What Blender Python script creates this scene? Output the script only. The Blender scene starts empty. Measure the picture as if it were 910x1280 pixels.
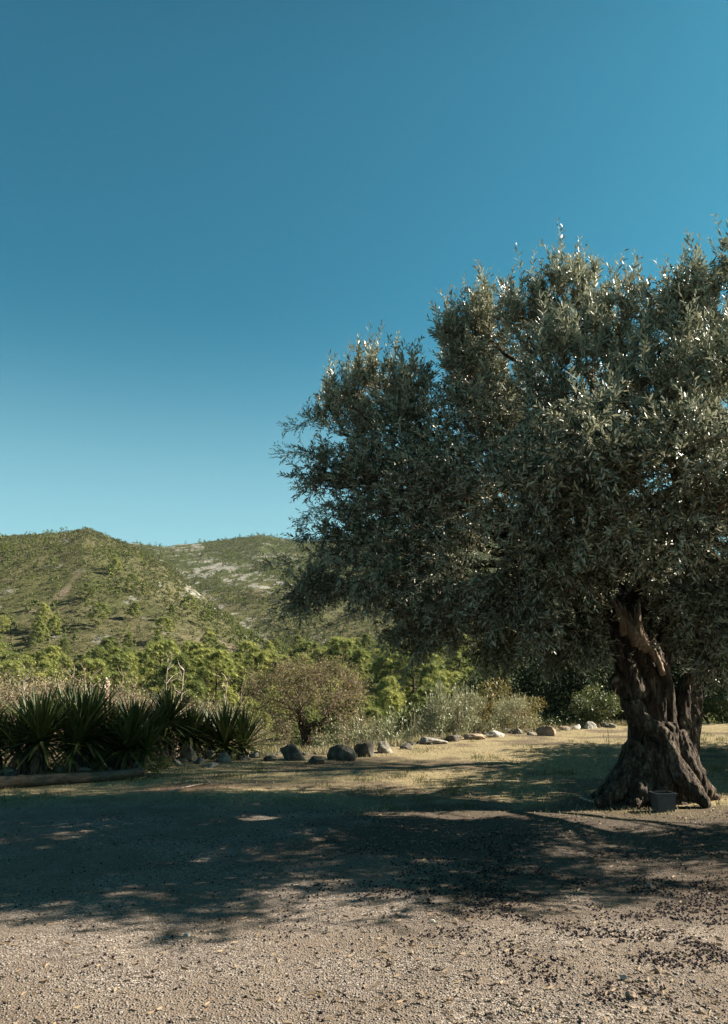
import bpy, math, random
import numpy as np
from mathutils import Vector
R = math.radians
rng = np.random.default_rng(7); random.seed(7)
sc = bpy.context.scene; col = sc.collection

# ------------------------------------------------------------------ camera
FPX = 1000.0; PITCH = math.atan(0.2); CAMZ = 1.6; CP, SP = math.cos(PITCH), math.sin(PITCH)
cd = bpy.data.cameras.new('camera'); cam = bpy.data.objects.new('camera', cd); col.objects.link(cam)
cd.sensor_fit = 'VERTICAL'; cd.sensor_height = 36; cd.sensor_width = 36; cd.lens = 36*FPX/1280
cam.location = (0, 0, CAMZ); cam.rotation_euler = (R(90)+PITCH, 0, 0)
cd.clip_start = 0.1; cd.clip_end = 20000
sc.camera = cam
# ------------------------------------------------------------------ light
SUN_EL, SUN_AZ = 35.0, 79.0          # azimuth clockwise from +Y (the view direction); sun stands to the right
w = bpy.data.worlds.new('World'); sc.world = w; w.use_nodes = True
nt = w.node_tree; nt.nodes.clear()
sky = nt.nodes.new('ShaderNodeTexSky'); sky.sky_type = 'NISHITA'; sky.sun_disc = False
sky.sun_elevation = R(SUN_EL); sky.sun_rotation = R(SUN_AZ); sky.air_density = 1.0; sky.dust_density = 1.0; sky.ozone_density = 1.0
tint = nt.nodes.new('ShaderNodeMix'); tint.data_type = 'RGBA'; tint.blend_type = 'MULTIPLY'; tint.inputs[0].default_value = 1
tint.inputs[7].default_value = (0.140, 0.60, 0.585, 1)
hs = nt.nodes.new('ShaderNodeHueSaturation'); hs.inputs['Saturation'].default_value = 1.0
bg = nt.nodes.new('ShaderNodeBackground'); bg.inputs[1].default_value = 0.05
wo = nt.nodes.new('ShaderNodeOutputWorld')
nt.links.new(sky.outputs[0], hs.inputs['Color']); nt.links.new(hs.outputs[0], tint.inputs[6]); 
wtc = nt.nodes.new('ShaderNodeTexCoord'); wsx = nt.nodes.new('ShaderNodeSeparateXYZ'); nt.links.new(wtc.outputs['Generated'], wsx.inputs[0])
wr = nt.nodes.new('ShaderNodeMapRange'); wr.interpolation_type = 'SMOOTHERSTEP'; nt.links.new(wsx.outputs[2], wr.inputs[0]); wr.inputs[1].default_value = 0.0; wr.inputs[2].default_value = 0.47; wr.inputs[3].default_value = 0.60; wr.inputs[4].default_value = 0.0
hz_ = nt.nodes.new('ShaderNodeMix'); hz_.data_type = 'RGBA'; nt.links.new(wr.outputs[0], hz_.inputs[0]); nt.links.new(tint.outputs[2], hz_.inputs[6]); hz_.inputs[7].default_value = (3.1, 4.8, 5.2, 1)
zr = nt.nodes.new('ShaderNodeMapRange'); zr.interpolation_type = 'SMOOTHSTEP'; nt.links.new(wsx.outputs[2], zr.inputs[0]); zr.inputs[1].default_value = 0.62; zr.inputs[2].default_value = 1.0; zr.inputs[3].default_value = 1.0; zr.inputs[4].default_value = 0.15
zm = nt.nodes.new('ShaderNodeVectorMath'); zm.operation = 'SCALE'; nt.links.new(hz_.outputs[2], zm.inputs[0]); nt.links.new(zr.outputs[0], zm.inputs['Scale'])
nt.links.new(zm.outputs[0], bg.inputs[0]); nt.links.new(bg.outputs[0], wo.inputs[0])
sl = bpy.data.lights.new('sun', 'SUN'); sl.energy = 5.0; sl.angle = R(0.55); sl.color = (1.0, 0.91, 0.77)
so = bpy.data.objects.new('sun', sl); col.objects.link(so)
sdir = Vector((math.sin(R(SUN_AZ))*math.cos(R(SUN_EL)), math.cos(R(SUN_AZ))*math.cos(R(SUN_EL)), math.sin(R(SUN_EL))))
so.rotation_euler = sdir.to_track_quat('Z', 'Y').to_euler()
sc.view_settings.view_transform = 'Standard'; sc.view_settings.look = 'None'
sc.view_settings.exposure = 1.88; sc.view_settings.gamma = 1.0; sc.view_settings.use_curve_mapping = False

# ------------------------------------------------------------------ helpers
def ray(px, py):
    X, U = px-455, 640-py
    return np.array([X, FPX*CP-U*SP, U*CP+FPX*SP])
def P(px, py, D):
    d = ray(px, py); return np.array([0, 0, CAMZ]) + d*(D/d[1])
def G(px, py, z=0.0):
    d = ray(px, py); return np.array([0, 0, CAMZ]) + d*((z-CAMZ)/d[2])
def mpp(D): return D/1020.0
def smooth(a): a = np.clip(a, 0, 1); return a*a*(3-2*a)

_perm = np.random.default_rng(3).random((256, 256))
def vnoise(x, y):
    x = np.asarray(x, float); y = np.asarray(y, float)
    xi = np.floor(x).astype(int); yi = np.floor(y).astype(int); fx = x-xi; fy = y-yi
    fx = fx*fx*(3-2*fx); fy = fy*fy*(3-2*fy)
    a = _perm[xi % 256, yi % 256]; b = _perm[(xi+1) % 256, yi % 256]; c = _perm[xi % 256, (yi+1) % 256]; d = _perm[(xi+1) % 256, (yi+1) % 256]
    return (a*(1-fx)+b*fx)*(1-fy)+(c*(1-fx)+d*fx)*fy
def fbm(x, y, o=4):
    s = 0; a = 0.5; t = 0
    for k in range(o):
        s = s+a*vnoise(x*2**k+17*k, y*2**k+31*k); t += a; a *= 0.5
    return s/t
def n3(p, f):
    return (vnoise(p[:, 0]*f+11, p[:, 1]*f+p[:, 2]*f*0.71)+vnoise(p[:, 1]*f+57, p[:, 2]*f-p[:, 0]*f*0.53)+vnoise(p[:, 2]*f+23, p[:, 0]*f+p[:, 1]*f*0.37))/3-0.5

def build_mesh(name, V, quads=None, tris=None, attrs=None, smooth_=False):
    V = np.asarray(V, np.float32).reshape(-1, 3)
    me = bpy.data.meshes.new(name)
    q = np.zeros((0, 4), np.int32) if quads is None or len(quads) == 0 else np.asarray(quads, np.int32).reshape(-1, 4)
    t = np.zeros((0, 3), np.int32) if tris is None or len(tris) == 0 else np.asarray(tris, np.int32).reshape(-1, 3)
    me.vertices.add(len(V)); me.vertices.foreach_set('co', V.ravel())
    nl = len(q)*4+len(t)*3; me.loops.add(nl)
    me.loops.foreach_set('vertex_index', np.concatenate([q.ravel(), t.ravel()]))
    me.polygons.add(len(q)+len(t))
    tot = np.concatenate([np.full(len(q), 4), np.full(len(t), 3)]).astype(np.int32)
    st = np.concatenate([[0], np.cumsum(tot)[:-1]]).astype(np.int32)
    me.polygons.foreach_set('loop_start', st); me.polygons.foreach_set('loop_total', tot)
    me.update(calc_edges=True)
    if smooth_: me.polygons.foreach_set('use_smooth', np.ones(len(tot), bool))
    if attrs:
        for k, v in attrs.items():
            a = me.attributes.new(k, 'FLOAT', 'POINT'); a.data.foreach_set('value', np.asarray(v, np.float32))
    me.validate()
    return me
class MB:
    def __init__(s): s.v = []; s.q = []; s.t = []; s.a = []; s.n = 0
    def add(s, V, q=None, t=None, a=None):
        V = np.asarray(V, float).reshape(-1, 3)
        if q is not None and len(q): s.q.append(np.asarray(q, int).reshape(-1, 4)+s.n)
        if t is not None and len(t): s.t.append(np.asarray(t, int).reshape(-1, 3)+s.n)
        s.v.append(V); s.a.append(np.full(len(V), 0.5) if a is None else np.broadcast_to(a, (len(V),)))
        s.n += len(V)
    def mesh(s, name, smooth_=False):
        return build_mesh(name, np.concatenate(s.v), np.concatenate(s.q) if s.q else None, np.concatenate(s.t) if s.t else None, {'var': np.concatenate(s.a)}, smooth_)
def link(name, me, mats, parent=None, loc=None):
    o = bpy.data.objects.new(name, me); col.objects.link(o)
    if not isinstance(mats, (list, tuple)): mats = [mats]
    if mats and len(me.materials) == 0:
        for m in mats: me.materials.append(m)
    if parent: o.parent = parent
    if loc is not None: o.location = loc
    return o
def empty(name, loc, rz=0):
    o = bpy.data.objects.new(name, None); col.objects.link(o); o.location = loc; o.rotation_euler = (0, 0, rz); o.empty_display_size = 0.2
    return o
def tag(o, label=None, cat=None, group=None, kind=None):
    if label: o['label'] = label
    if cat: o['category'] = cat
    if group: o['group'] = group
    if kind: o['kind'] = kind
    return o
def copy_tree(o, parent=None):
    c = o.copy(); col.objects.link(c)
    if parent: c.parent = parent
    for ch in list(o.children): copy_tree(ch, c)
    return c

def nrm(a): return a/np.maximum(np.linalg.norm(a, axis=-1, keepdims=True), 1e-9)
def frame(d):
    d = nrm(d); up = np.where(np.abs(d[:, 2:3]) > 0.9, np.array([[1., 0, 0]]), np.array([[0, 0, 1.]]))
    a = nrm(np.cross(d, up)); b = np.cross(d, a); return a, b
def segs(mb, A, B, ra, rb, k=3, var=0.5):
    """many straight tapered prisms, one per row"""
    A = np.asarray(A, float).reshape(-1, 3); B = np.asarray(B, float).reshape(-1, 3); n = len(A)
    if n == 0: return
    ra = np.broadcast_to(ra, (n,)); rb = np.broadcast_to(rb, (n,))
    a, b = frame(B-A); th = np.arange(k)*2*math.pi/k
    ring = np.cos(th)[None, :, None]*a[:, None, :]+np.sin(th)[None, :, None]*b[:, None, :]
    V = np.concatenate([A[:, None, :]+ring*ra[:, None, None], B[:, None, :]+ring*rb[:, None, None]], 1)
    base = (np.arange(n)*2*k)[:, None]
    q = np.stack([base+np.arange(k), base+(np.arange(k)+1) % k, base+k+(np.arange(k)+1) % k, base+k+np.arange(k)], -1)
    mb.add(V.reshape(-1, 3), q.reshape(-1, 4), a=var)
def tube(mb, pts, rad, k=8, cap=True, var=0.5, noise=0.0):
    pts = np.asarray(pts, float); n = len(pts); rad = np.broadcast_to(rad, (n,))
    d = np.gradient(pts, axis=0); d = nrm(d)
    a = np.zeros_like(d); x = np.array([1., 0, 0]) if abs(d[0][0]) < 0.8 else np.array([0, 1., 0])
    for i in range(n):
        x = x-d[i]*np.dot(x, d[i]); x = x/np.linalg.norm(x); a[i] = x
    b = np.cross(d, a); th = np.arange(k)*2*math.pi/k
    rr = rad[:, None, None]*(1+noise*(rng.random((n, k, 1))-0.5))
    V = pts[:, None, :]+rr*(np.cos(th)[None, :, None]*a[:, None, :]+np.sin(th)[None, :, None]*b[:, None, :])
    i = (np.arange(n-1)*k)[:, None]; j = np.arange(k)
    q = np.stack([i+j, i+(j+1) % k, i+k+(j+1) % k, i+k+j], -1).reshape(-1, 4)
    V = V.reshape(-1, 3); t = []
    if cap:
        V = np.concatenate([V, pts[:1], pts[-1:]]); m = n*k
        t = [(m, (jj+1) % k, jj) for jj in range(k)]+[(m+1, (n-1)*k+jj, (n-1)*k+(jj+1) % k) for jj in range(k)]
    mb.add(V, q, t, a=var)
def spline(ctrl, n):
    c = np.asarray(ctrl, float); m = len(c)
    if m == 2: return c[0]+(c[1]-c[0])*np.linspace(0, 1, n)[:, None]
    e = np.concatenate([[2*c[0]-c[1]], c, [2*c[-1]-c[-2]]]); t = np.linspace(0, m-1-1e-6, n); i = t.astype(int); f = (t-i)[:, None]
    p0, p1, p2, p3 = e[i], e[i+1], e[i+2], e[i+3]
    return 0.5*((2*p1)+(-p0+p2)*f+(2*p0-5*p1+4*p2-p3)*f**2+(-p0+3*p1-3*p2+p3)*f**3)
def leaves(mb, O, D, L, W, fold=0.35, var=None, two=True):
    """a folded six-sided leaf at each row"""
    O = np.asarray(O, float); n = len(O); D = nrm(np.asarray(D, float)); L = np.broadcast_to(L, (n,)); W = np.broadcast_to(W, (n,))
    a, b = frame(D); th = rng.random(n)*2*math.pi; s = (np.cos(th)[:, None]*a+np.sin(th)[:, None]*b); u = np.cross(D, s)
    L = L[:, None]; W = W[:, None]
    tip = O+D*L
    if two:
        l1 = O+D*L*0.3+(s+u*fold)*W*0.45; l2 = O+D*L*0.72+(s+u*fold)*W*0.4
        r1 = O+D*L*0.3+(-s+u*fold)*W*0.45; r2 = O+D*L*0.72+(-s+u*fold)*W*0.4
        V = np.stack([O, l1, l2, tip, r2, r1], 1).reshape(-1, 3); i = (np.arange(n)*6)[:, None]
        q = np.concatenate([i+np.array([[0, 3, 2, 1]]), i+np.array([[0, 5, 4, 3]])]); k = 6
    else:
        V = np.stack([O, O+D*L*0.45+s*W*0.5, tip, O+D*L*0.45-s*W*0.5], 1).reshape(-1, 3); i = (np.arange(n)*4)[:, None]
        q = i+np.array([[0, 1, 2, 3]]); k = 4
    var = rng.random(n) if var is None else np.broadcast_to(var, (n,))
    mb.add(V, q, a=np.repeat(var, k))
def rdir(n): return nrm(rng.normal(size=(n, 3)))

# ------------------------------------------------------------------ materials
def mat(name):
    m = bpy.data.materials.new(name); m.use_nodes = True; n = m.node_tree; n.nodes.clear()
    out = n.nodes.new('ShaderNodeOutputMaterial'); b = n.nodes.new('ShaderNodeBsdfPrincipled'); n.links.new(b.outputs[0], out.inputs[0])
    return m, n, b, out
def nd(n, t, **kw):
    x = n.nodes.new(t)
    for k, v in kw.items():
        if k.startswith('_'): setattr(x, k[1:], v)
        else: x.inputs[k.replace('__', ' ')].default_value = v
    return x
def ramp(n, src, stops):
    r = n.nodes.new('ShaderNodeValToRGB'); e = r.color_ramp.elements
    while len(e) < len(stops): e.new(0.5)
    for i, (p, c) in enumerate(stops):
        e[i].position = p; e[i].color = (*c, 1) if len(c) == 3 else c
    n.links.new(src, r.inputs[0]); return r.outputs[0]
def mix(n, fac, a, b, bt='MIX'):
    m = n.nodes.new('ShaderNodeMix'); m.data_type = 'RGBA'; m.blend_type = bt
    for s, v in ((0, fac), (6, a), (7, b)):
        if hasattr(v, 'is_linked') or hasattr(v, 'links'): n.links.new(v, m.inputs[s])
        elif s == 0: m.inputs[0].default_value = v
        else: m.inputs[s].default_value = (*v, 1)
    return m.outputs[2]
def coords(n, scale=(1, 1, 1), which='Object'):
    tc = n.nodes.new('ShaderNodeTexCoord'); mp = n.nodes.new('ShaderNodeMapping'); mp.inputs['Scale'].default_value = scale
    n.links.new(tc.outputs[which], mp.inputs[0]); return mp.outputs[0]
def noise(n, co, scale, detail=4, rough=0.55):
    x = nd(n, 'ShaderNodeTexNoise', Scale=scale, Detail=detail, Roughness=rough); n.links.new(co, x.inputs['Vector']); return x.outputs['Fac']
def bump(n, b, h, strength, dist):
    x = nd(n, 'ShaderNodeBump', Strength=strength, Distance=dist); n.links.new(h, x.inputs['Height']); n.links.new(x.outputs[0], b.inputs['Normal']); return x
def attr(n, name='var'):
    a = n.nodes.new('ShaderNodeAttribute'); a.attribute_name = name; return a.outputs['Fac']

def leaf_mat(name, stops, back=None, rough=0.5, spec=0.4, trans=0.25, tcol=None, objvar=0.0):
    m, n, b, out = mat(name)
    c = ramp(n, attr(n), stops)
    if objvar:
        oi = n.nodes.new('ShaderNodeObjectInfo'); hv = nd(n, 'ShaderNodeHueSaturation')
        r1 = n.nodes.new('ShaderNodeMapRange'); n.links.new(oi.outputs['Random'], r1.inputs[0]); r1.inputs[3].default_value = 1-objvar; r1.inputs[4].default_value = 1+objvar
        r2 = n.nodes.new('ShaderNodeMapRange'); n.links.new(oi.outputs['Random'], r2.inputs[0]); r2.inputs[3].default_value = 0.515; r2.inputs[4].default_value = 0.485
        n.links.new(r1.outputs[0], hv.inputs['Value']); n.links.new(r2.outputs[0], hv.inputs['Hue']); n.links.new(c, hv.inputs['Color']); c = hv.outputs[0]
    if back:
        g = n.nodes.new('ShaderNodeNewGeometry'); c = mix(n, g.outputs['Backfacing'], c, back)
    n.links.new(c, b.inputs['Base Color']); b.inputs['Roughness'].default_value = rough; b.inputs['Specular IOR Level'].default_value = spec
    if trans:
        tr = n.nodes.new('ShaderNodeBsdfTranslucent')
        if tcol: tr.inputs[0].default_value = (*tcol, 1)
        else: n.links.new(c, tr.inputs[0])
        ms = n.nodes.new('ShaderNodeMixShader'); ms.inputs[0].default_value = trans
        n.links.new(b.outputs[0], ms.inputs[1]); n.links.new(tr.outputs[0], ms.inputs[2]); n.links.new(ms.outputs[0], out.inputs[0])
    return m
def bark_mat(name, stops, bs=0.6, dist=0.02, sc_=(6, 6, 1.6)):
    m, n, b, out = mat(name); co = coords(n, sc_)
    f = noise(n, co, 2.2, 10, 0.72); c = ramp(n, f, stops)
    vo = nd(n, 'ShaderNodeTexVoronoi', Scale=5.0, _feature='DISTANCE_TO_EDGE'); wn = nd(n, 'ShaderNodeTexNoise', Scale=3.0, Detail=4.0); n.links.new(co, wn.inputs['Vector'])
    wm = n.nodes.new('ShaderNodeMix'); wm.data_type = 'VECTOR'; wm.inputs[0].default_value = 0.25; n.links.new(co, wm.inputs[4]); n.links.new(wn.outputs['Color'], wm.inputs[5]); n.links.new(wm.outputs[1], vo.inputs['Vector'])
    cr_ = ramp(n, vo.outputs['Distance'], [(0.0, (0.35, 0.33, 0.3)), (0.09, (1, 1, 1))]); c = mix(n, 0.8, c, cr_, 'MULTIPLY')
    ad = n.nodes.new('ShaderNodeMath'); ad.operation = 'MULTIPLY_ADD'; n.links.new(cr_, ad.inputs[0]); ad.inputs[1].default_value = 0.35; n.links.new(f, ad.inputs[2]); f = ad.outputs[0]
    big = noise(n, coords(n), 2.3, 3); c = mix(n, big, c, (0.55, 0.5, 0.46), 'MULTIPLY')
    n.links.new(c, b.inputs['Base Color']); b.inputs['Roughness'].default_value = 0.9; b.inputs['Specular IOR Level'].default_value = 0.2
    bump(n, b, f, bs, dist); return m

M = {}
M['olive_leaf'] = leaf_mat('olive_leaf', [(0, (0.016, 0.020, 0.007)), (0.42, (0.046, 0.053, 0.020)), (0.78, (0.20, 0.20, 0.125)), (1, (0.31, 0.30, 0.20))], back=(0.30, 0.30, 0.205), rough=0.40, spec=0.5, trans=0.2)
M['pine'] = leaf_mat('pine_needles', [(0, (0.095, 0.108, 0.028)), (0.5, (0.20, 0.215, 0.056)), (1, (0.30, 0.31, 0.09))], rough=0.7, spec=0.2, trans=0.4, objvar=0.36)
M['pine_far'] = leaf_mat('distant_pine_needles', [(0, (0.055, 0.065, 0.022)), (0.5, (0.11, 0.125, 0.036)), (1, (0.18, 0.19, 0.055))], rough=0.8, spec=0.1, trans=0.2)
M['scrub'] = leaf_mat('scrub_leaf', [(0, (0.04, 0.047, 0.02)), (0.5, (0.09, 0.096, 0.04)), (1, (0.16, 0.15, 0.07))], rough=0.8, spec=0.1, trans=0.1)
M['oak'] = leaf_mat('holm_oak_leaf', [(0, (0.018, 0.028, 0.012)), (1, (0.05, 0.062, 0.028))], rough=0.75, spec=0.15, trans=0.12, objvar=0.15)
M['silver'] = leaf_mat('young_olive_leaf', [(0, (0.10, 0.11, 0.05)), (1, (0.24, 0.24, 0.12))], back=(0.30, 0.29, 0.17), rough=0.45, trans=0.2, objvar=0.12)
M['green'] = leaf_mat('green_shrub_leaf', [(0, (0.04, 0.055, 0.018)), (1, (0.10, 0.115, 0.035))], rough=0.55, trans=0.25, objvar=0.2)
M['yellow'] = leaf_mat('yellow_autumn_leaf', [(0, (0.09, 0.085, 0.03)), (0.6, (0.17, 0.13, 0.035)), (1, (0.28, 0.18, 0.035))], rough=0.6, trans=0.3)
M['dryleaf'] = leaf_mat('dry_pinkish_leaf', [(0, (0.09, 0.075, 0.042)), (0.6, (0.19, 0.15, 0.095)), (1, (0.24, 0.19, 0.08))], rough=0.7, trans=0.25, objvar=0.12)
M['almond'] = leaf_mat('almond_leaf', [(0, (0.075, 0.07, 0.035)), (0.6, (0.18, 0.15, 0.075)), (1, (0.28, 0.19, 0.06))], rough=0.7, trans=0.3)
M['yucca'] = leaf_mat('yucca_leaf', [(0, (0.025, 0.036, 0.010)), (0.7, (0.055, 0.072, 0.018)), (1, (0.15, 0.15, 0.05))], rough=0.55, spec=0.35, trans=0.12)
M['deadleaf'] = leaf_mat('dead_yucca_leaf', [(0, (0.09, 0.055, 0.03)), (1, (0.24, 0.17, 0.10))], rough=0.8, trans=0.1)
M['blossom'] = leaf_mat('dried_blossom', [(0, (0.45, 0.33, 0.24)), (1, (0.7, 0.58, 0.46))], rough=0.8, trans=0.25)
M['grass'] = leaf_mat('grass_blade', [(0, (0.05, 0.062, 0.015)), (0.32, (0.09, 0.095, 0.025)), (0.5, (0.25, 0.20, 0.10)), (1, (0.48, 0.40, 0.24))], rough=0.6, trans=0.3)
M['bark'] = bark_mat('olive_bark', [(0.34, (0.018, 0.013, 0.009)), (0.5, (0.085, 0.062, 0.045)), (0.66, (0.27, 0.215, 0.165))], 1.0, 0.07)
M['twig'] = bark_mat('olive_twig', [(0.3, (0.16, 0.13, 0.09)), (0.7, (0.30, 0.26, 0.20))], 0.2, 0.003)
M['stubwood'] = bark_mat('torn_olive_wood', [(0.3, (0.18, 0.12, 0.085)), (0.55, (0.45, 0.34, 0.25)), (0.75, (0.62, 0.50, 0.39))], 0.8, 0.02, (14, 14, 2.5))
M['darkbark'] = bark_mat('dark_bark', [(0.3, (0.03, 0.022, 0.017)), (0.7, (0.11, 0.085, 0.065))], 0.8, 0.02)
M['drytwig'] = bark_mat('dry_twig', [(0.3, (0.17, 0.125, 0.085)), (0.7, (0.36, 0.28, 0.20))], 0.2, 0.003)
M['paletwig'] = bark_mat('bleached_twig', [(0.3, (0.38, 0.30, 0.24)), (0.7, (0.60, 0.52, 0.44))], 0.2, 0.003)
M['log'] = bark_mat('weathered_log', [(0.3, (0.07, 0.052, 0.038)), (0.7, (0.20, 0.16, 0.12))], 0.5, 0.01, (2, 12, 12))
def rock_mat(name, c0, c1, c2):
    m, n, b, out = mat(name); co = coords(n); f = noise(n, co, 7, 8, 0.65); c = ramp(n, f, [(0.3, c0), (0.52, c1), (0.7, c2)])
    v = nd(n, 'ShaderNodeTexVoronoi', Scale=9, _feature='DISTANCE_TO_EDGE'); n.links.new(co, v.inputs['Vector'])
    n.links.new(c, b.inputs['Base Color']); b.inputs['Roughness'].default_value = 0.9; b.inputs['Specular IOR Level'].default_value = 0.2
    bump(n, b, f, 0.8, 0.03); return m
M['rock'] = rock_mat('limestone_rock', (0.07, 0.06, 0.045), (0.19, 0.17, 0.14), (0.34, 0.31, 0.265))
M['rockdark'] = rock_mat('lichen_dark_rock', (0.03, 0.026, 0.02), (0.085, 0.075, 0.06), (0.20, 0.18, 0.15))
M['rockred'] = rock_mat('reddish_rock', (0.10, 0.065, 0.045), (0.26, 0.185, 0.135), (0.38, 0.29, 0.22))
M['rockpale'] = rock_mat('pale_rock', (0.18, 0.16, 0.13), (0.36, 0.335, 0.29), (0.50, 0.47, 0.42))
m, n, b, out = mat('grey_plastic'); f = noise(n, coords(n), 14, 5); n.links.new(ramp(n, f, [(0.3, (0.02, 0.024, 0.028)), (0.7, (0.042, 0.048, 0.054))]), b.inputs['Base Color']); b.inputs['Roughness'].default_value = 0.5; M['plastic'] = m
m, n, b, out = mat('fallen_olive_skin'); c = ramp(n, attr(n), [(0, (0.008, 0.006, 0.008)), (0.75, (0.022, 0.014, 0.018)), (1, (0.06, 0.035, 0.03))]); n.links.new(c, b.inputs['Base Color']); b.inputs['Roughness'].default_value = 0.5; b.inputs['Specular IOR Level'].default_value = .15; b.inputs['Roughness'].default_value = .8; M['olivefruit'] = m
m, n, b, out = mat('gravel_stone'); c = ramp(n, attr(n), [(0, (0.042, 0.033, 0.027)), (0.3, (0.135, 0.11, 0.09)), (0.75, (0.22, 0.187, 0.158)), (1, (0.38, 0.34, 0.30))]); n.links.new(c, b.inputs['Base Color']); b.inputs['Roughness'].default_value = 0.9; M['gravel'] = m

# ------------------------------------------------------------------ terrain heights
EDGE_PTS = np.array([G(-250, 968), G(0, 966), G(170, 958), G(300, 945), G(450, 938), G(600, 917), G(770, 907), G(910, 903), G(1300, 900)])
def edge_y(x): return np.interp(x, EDGE_PTS[:, 0], EDGE_PTS[:, 1])
R1 = np.array([(-900, 690), (-300, 690), (-100, 682), (0, 670), (60, 668), (95, 662), (150, 680), (200, 703), (250, 742), (300, 778), (345, 812), (400, 850), (470, 868), (2500, 868)], float)
R2 = np.array([(-900, 700), (-300, 690), (0, 684), (150, 673), (200, 677), (250, 673), (320, 665), (370, 671), (450, 672), (600, 662), (800, 690), (1200, 690), (2500, 700)], float)
def elev_z(py, D):
    U = 640-py; return CAMZ+D*(U*CP+FPX*SP)/(FPX*CP-U*SP)
def H(x, y):
    x = np.asarray(x, float); y = np.asarray(y, float)
    s = y-edge_y(x)
    base = np.interp(s, [0, 0.4, 1.5, 4, 12, 30, 70, 110, 190, 320, 620, 3000], [0, -0.15, -0.75, -1.3, -2.4, -4.2, -6.5, -5.5, 0, 8, 14, 30])
    yy = np.maximum(y, 5)
    px = 455+x/yy*1019.8
    # left hill
    z1 = elev_z(np.interp(px, R1[:, 0], R1[:, 1])+11, 540.0)
    k = np.where(y < 540, np.clip((y-235)/305, 0, 1), 1-smooth((y-540)/300)); k = np.where(y < 540, np.sin(k*math.pi/2)**1.25, k)
    h1 = base+np.maximum(z1-base, 0)*k
    z2 = elev_z(np.interp(px, R2[:, 0], R2[:, 1])+5, 1150.0)
    k2 = np.where(y < 1150, np.clip((y-430)/720, 0, 1)**0.95, 1-0.8*smooth((y-1150)/900))
    h2 = base+np.maximum(z2-base, 0)*k2
    h = np.maximum(h1, h2)
    far = smooth((y-120)/150); rid = np.clip((fbm(x/150+5, y/230+3, 4)-0.5), -.5, .5)
    amp = np.where((y > 480) & (y < 620), 3, 13)*far*np.where((y > 1000) & (y < 1300), 0.45, 1)
    amp = amp*smooth((h-base)/25)
    h = h+rid*amp+(fbm(x/18, y/18, 3)-0.5)*3.0*far+(fbm(x/60+9, y/60, 2)-0.5)*1.2*smooth((y-45)/40)
    near = 1-smooth((y-30)/20)
    h = h+near*((fbm(x/2.3+4, y/2.3, 4)-0.5)*0.10+(fbm(x*1.7, y*1.7, 2)-0.5)*0.025)
    return h
def grid(name, X, Y, attrs=None):
    ny, nx = X.shape; Z = H(X, Y); V = np.stack([X, Y, Z], -1).reshape(-1, 3)
    i = (np.arange(ny-1)*nx)[:, None]; j = np.arange(nx-1)
    q = np.stack([i+j, i+j+1, i+nx+j+1, i+nx+j], -1).reshape(-1, 4)
    return build_mesh(name, V, q, None, attrs(X.ravel(), Y.ravel(), Z.ravel()) if attrs else None, True)

# near ground: gravel in front, trodden soil and dry grass further back
def blob(x, y, c, rx, ry): return np.exp(-(((x-c[0])/rx)**2+((y-c[1])/ry)**2))
def grass_mask(x, y):
    wob = (fbm(x/1.6, y/1.6, 4)-0.5)
    g = smooth((y-(9.1-0.10*x)+wob*2.6)/1.6)
    return g
def near_attrs(x, y, z):
    g = grass_mask(x, y)
    soil = smooth((fbm(x/1.1+8, y/1.1, 4)-0.56)*8)*.8
    red = blob(x, y, G(215, 985), 0.6, 0.5)
    hum_shade = smooth((np.exp(-(((x-2.4)/3.4)**2+((y-8.6)/2.6)**2))+(fbm(x/.9+70, y/.9, 4)-.5)*1.1-.32)*3)*.75  # dark humus under the olive crown, also painting its shade deeper
    return {'grassy': g, 'soil': soil, 'red': red, 'humus_shade': hum_shade}
m, n, b, out = mat('ground_near'); co = coords(n)
vor = nd(n, 'ShaderNodeTexVoronoi', Scale=85, Randomness=1); n.links.new(co, vor.inputs['Vector'])
sep = n.nodes.new('ShaderNodeSeparateColor'); n.links.new(vor.outputs['Color'], sep.inputs[0])
gravc = ramp(n, sep.outputs[0], [(0, (0.05, 0.038, 0.030)), (0.4, (0.135, 0.108, 0.088)), (0.8, (0.205, 0.168, 0.14)), (1, (0.35, 0.305, 0.262))])
fine = noise(n, co, 45, 6, 0.7); patch = noise(n, co, 0.9, 5, 0.6)
dirt = ramp(n, fine, [(0.3, (0.078, 0.059, 0.045)), (0.7, (0.185, 0.146, 0.114))])
gr = mix(n, ramp(n, patch, [(0.42, (0, 0, 0)), (0.6, (1, 1, 1))]), gravc, dirt)
tone = ramp(n, noise(n, co, 2.6, 6, 0.7), [(0.3, (0.72, 0.70, 0.68)), (0.5, (1, 1, 1)), (0.7, (1.12, 1.1, 1.06))]); gr = mix(n, 0.9, gr, tone, 'MULTIPLY')
soilc = ramp(n, fine, [(0.3, (0.05, 0.036, 0.025)), (0.7, (0.13, 0.098, 0.068))])
straw = ramp(n, noise(n, co, 22, 6, 0.7), [(0.35, (0.105, 0.08, 0.042)), (0.65, (0.33, 0.265, 0.15))])
sg = mix(n, attr(n, 'soil'), straw, soilc); c = mix(n, attr(n, 'grassy'), gr, sg); c = mix(n, attr(n, 'red'), c, (0.24, 0.14, 0.095)); c = mix(n, attr(n, 'humus_shade'), c, ramp(n, fine, [(0.35, (0.022, 0.017, 0.013)), (0.65, (0.075, 0.057, 0.042))]))  # last mix: humus tone with crown shade put into the colour
n.links.new(c, b.inputs['Base Color']); b.inputs['Roughness'].default_value = 0.95; b.inputs['Specular IOR Level'].default_value = 0.1
hm = n.nodes.new('ShaderNodeMath'); hm.operation = 'SUBTRACT'; n.links.new(fine, hm.inputs[0]); n.links.new(vor.outputs['Distance'], hm.inputs[1])
bump(n, b, hm.outputs[0], 0.7, 0.012); M['near'] = m
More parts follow.
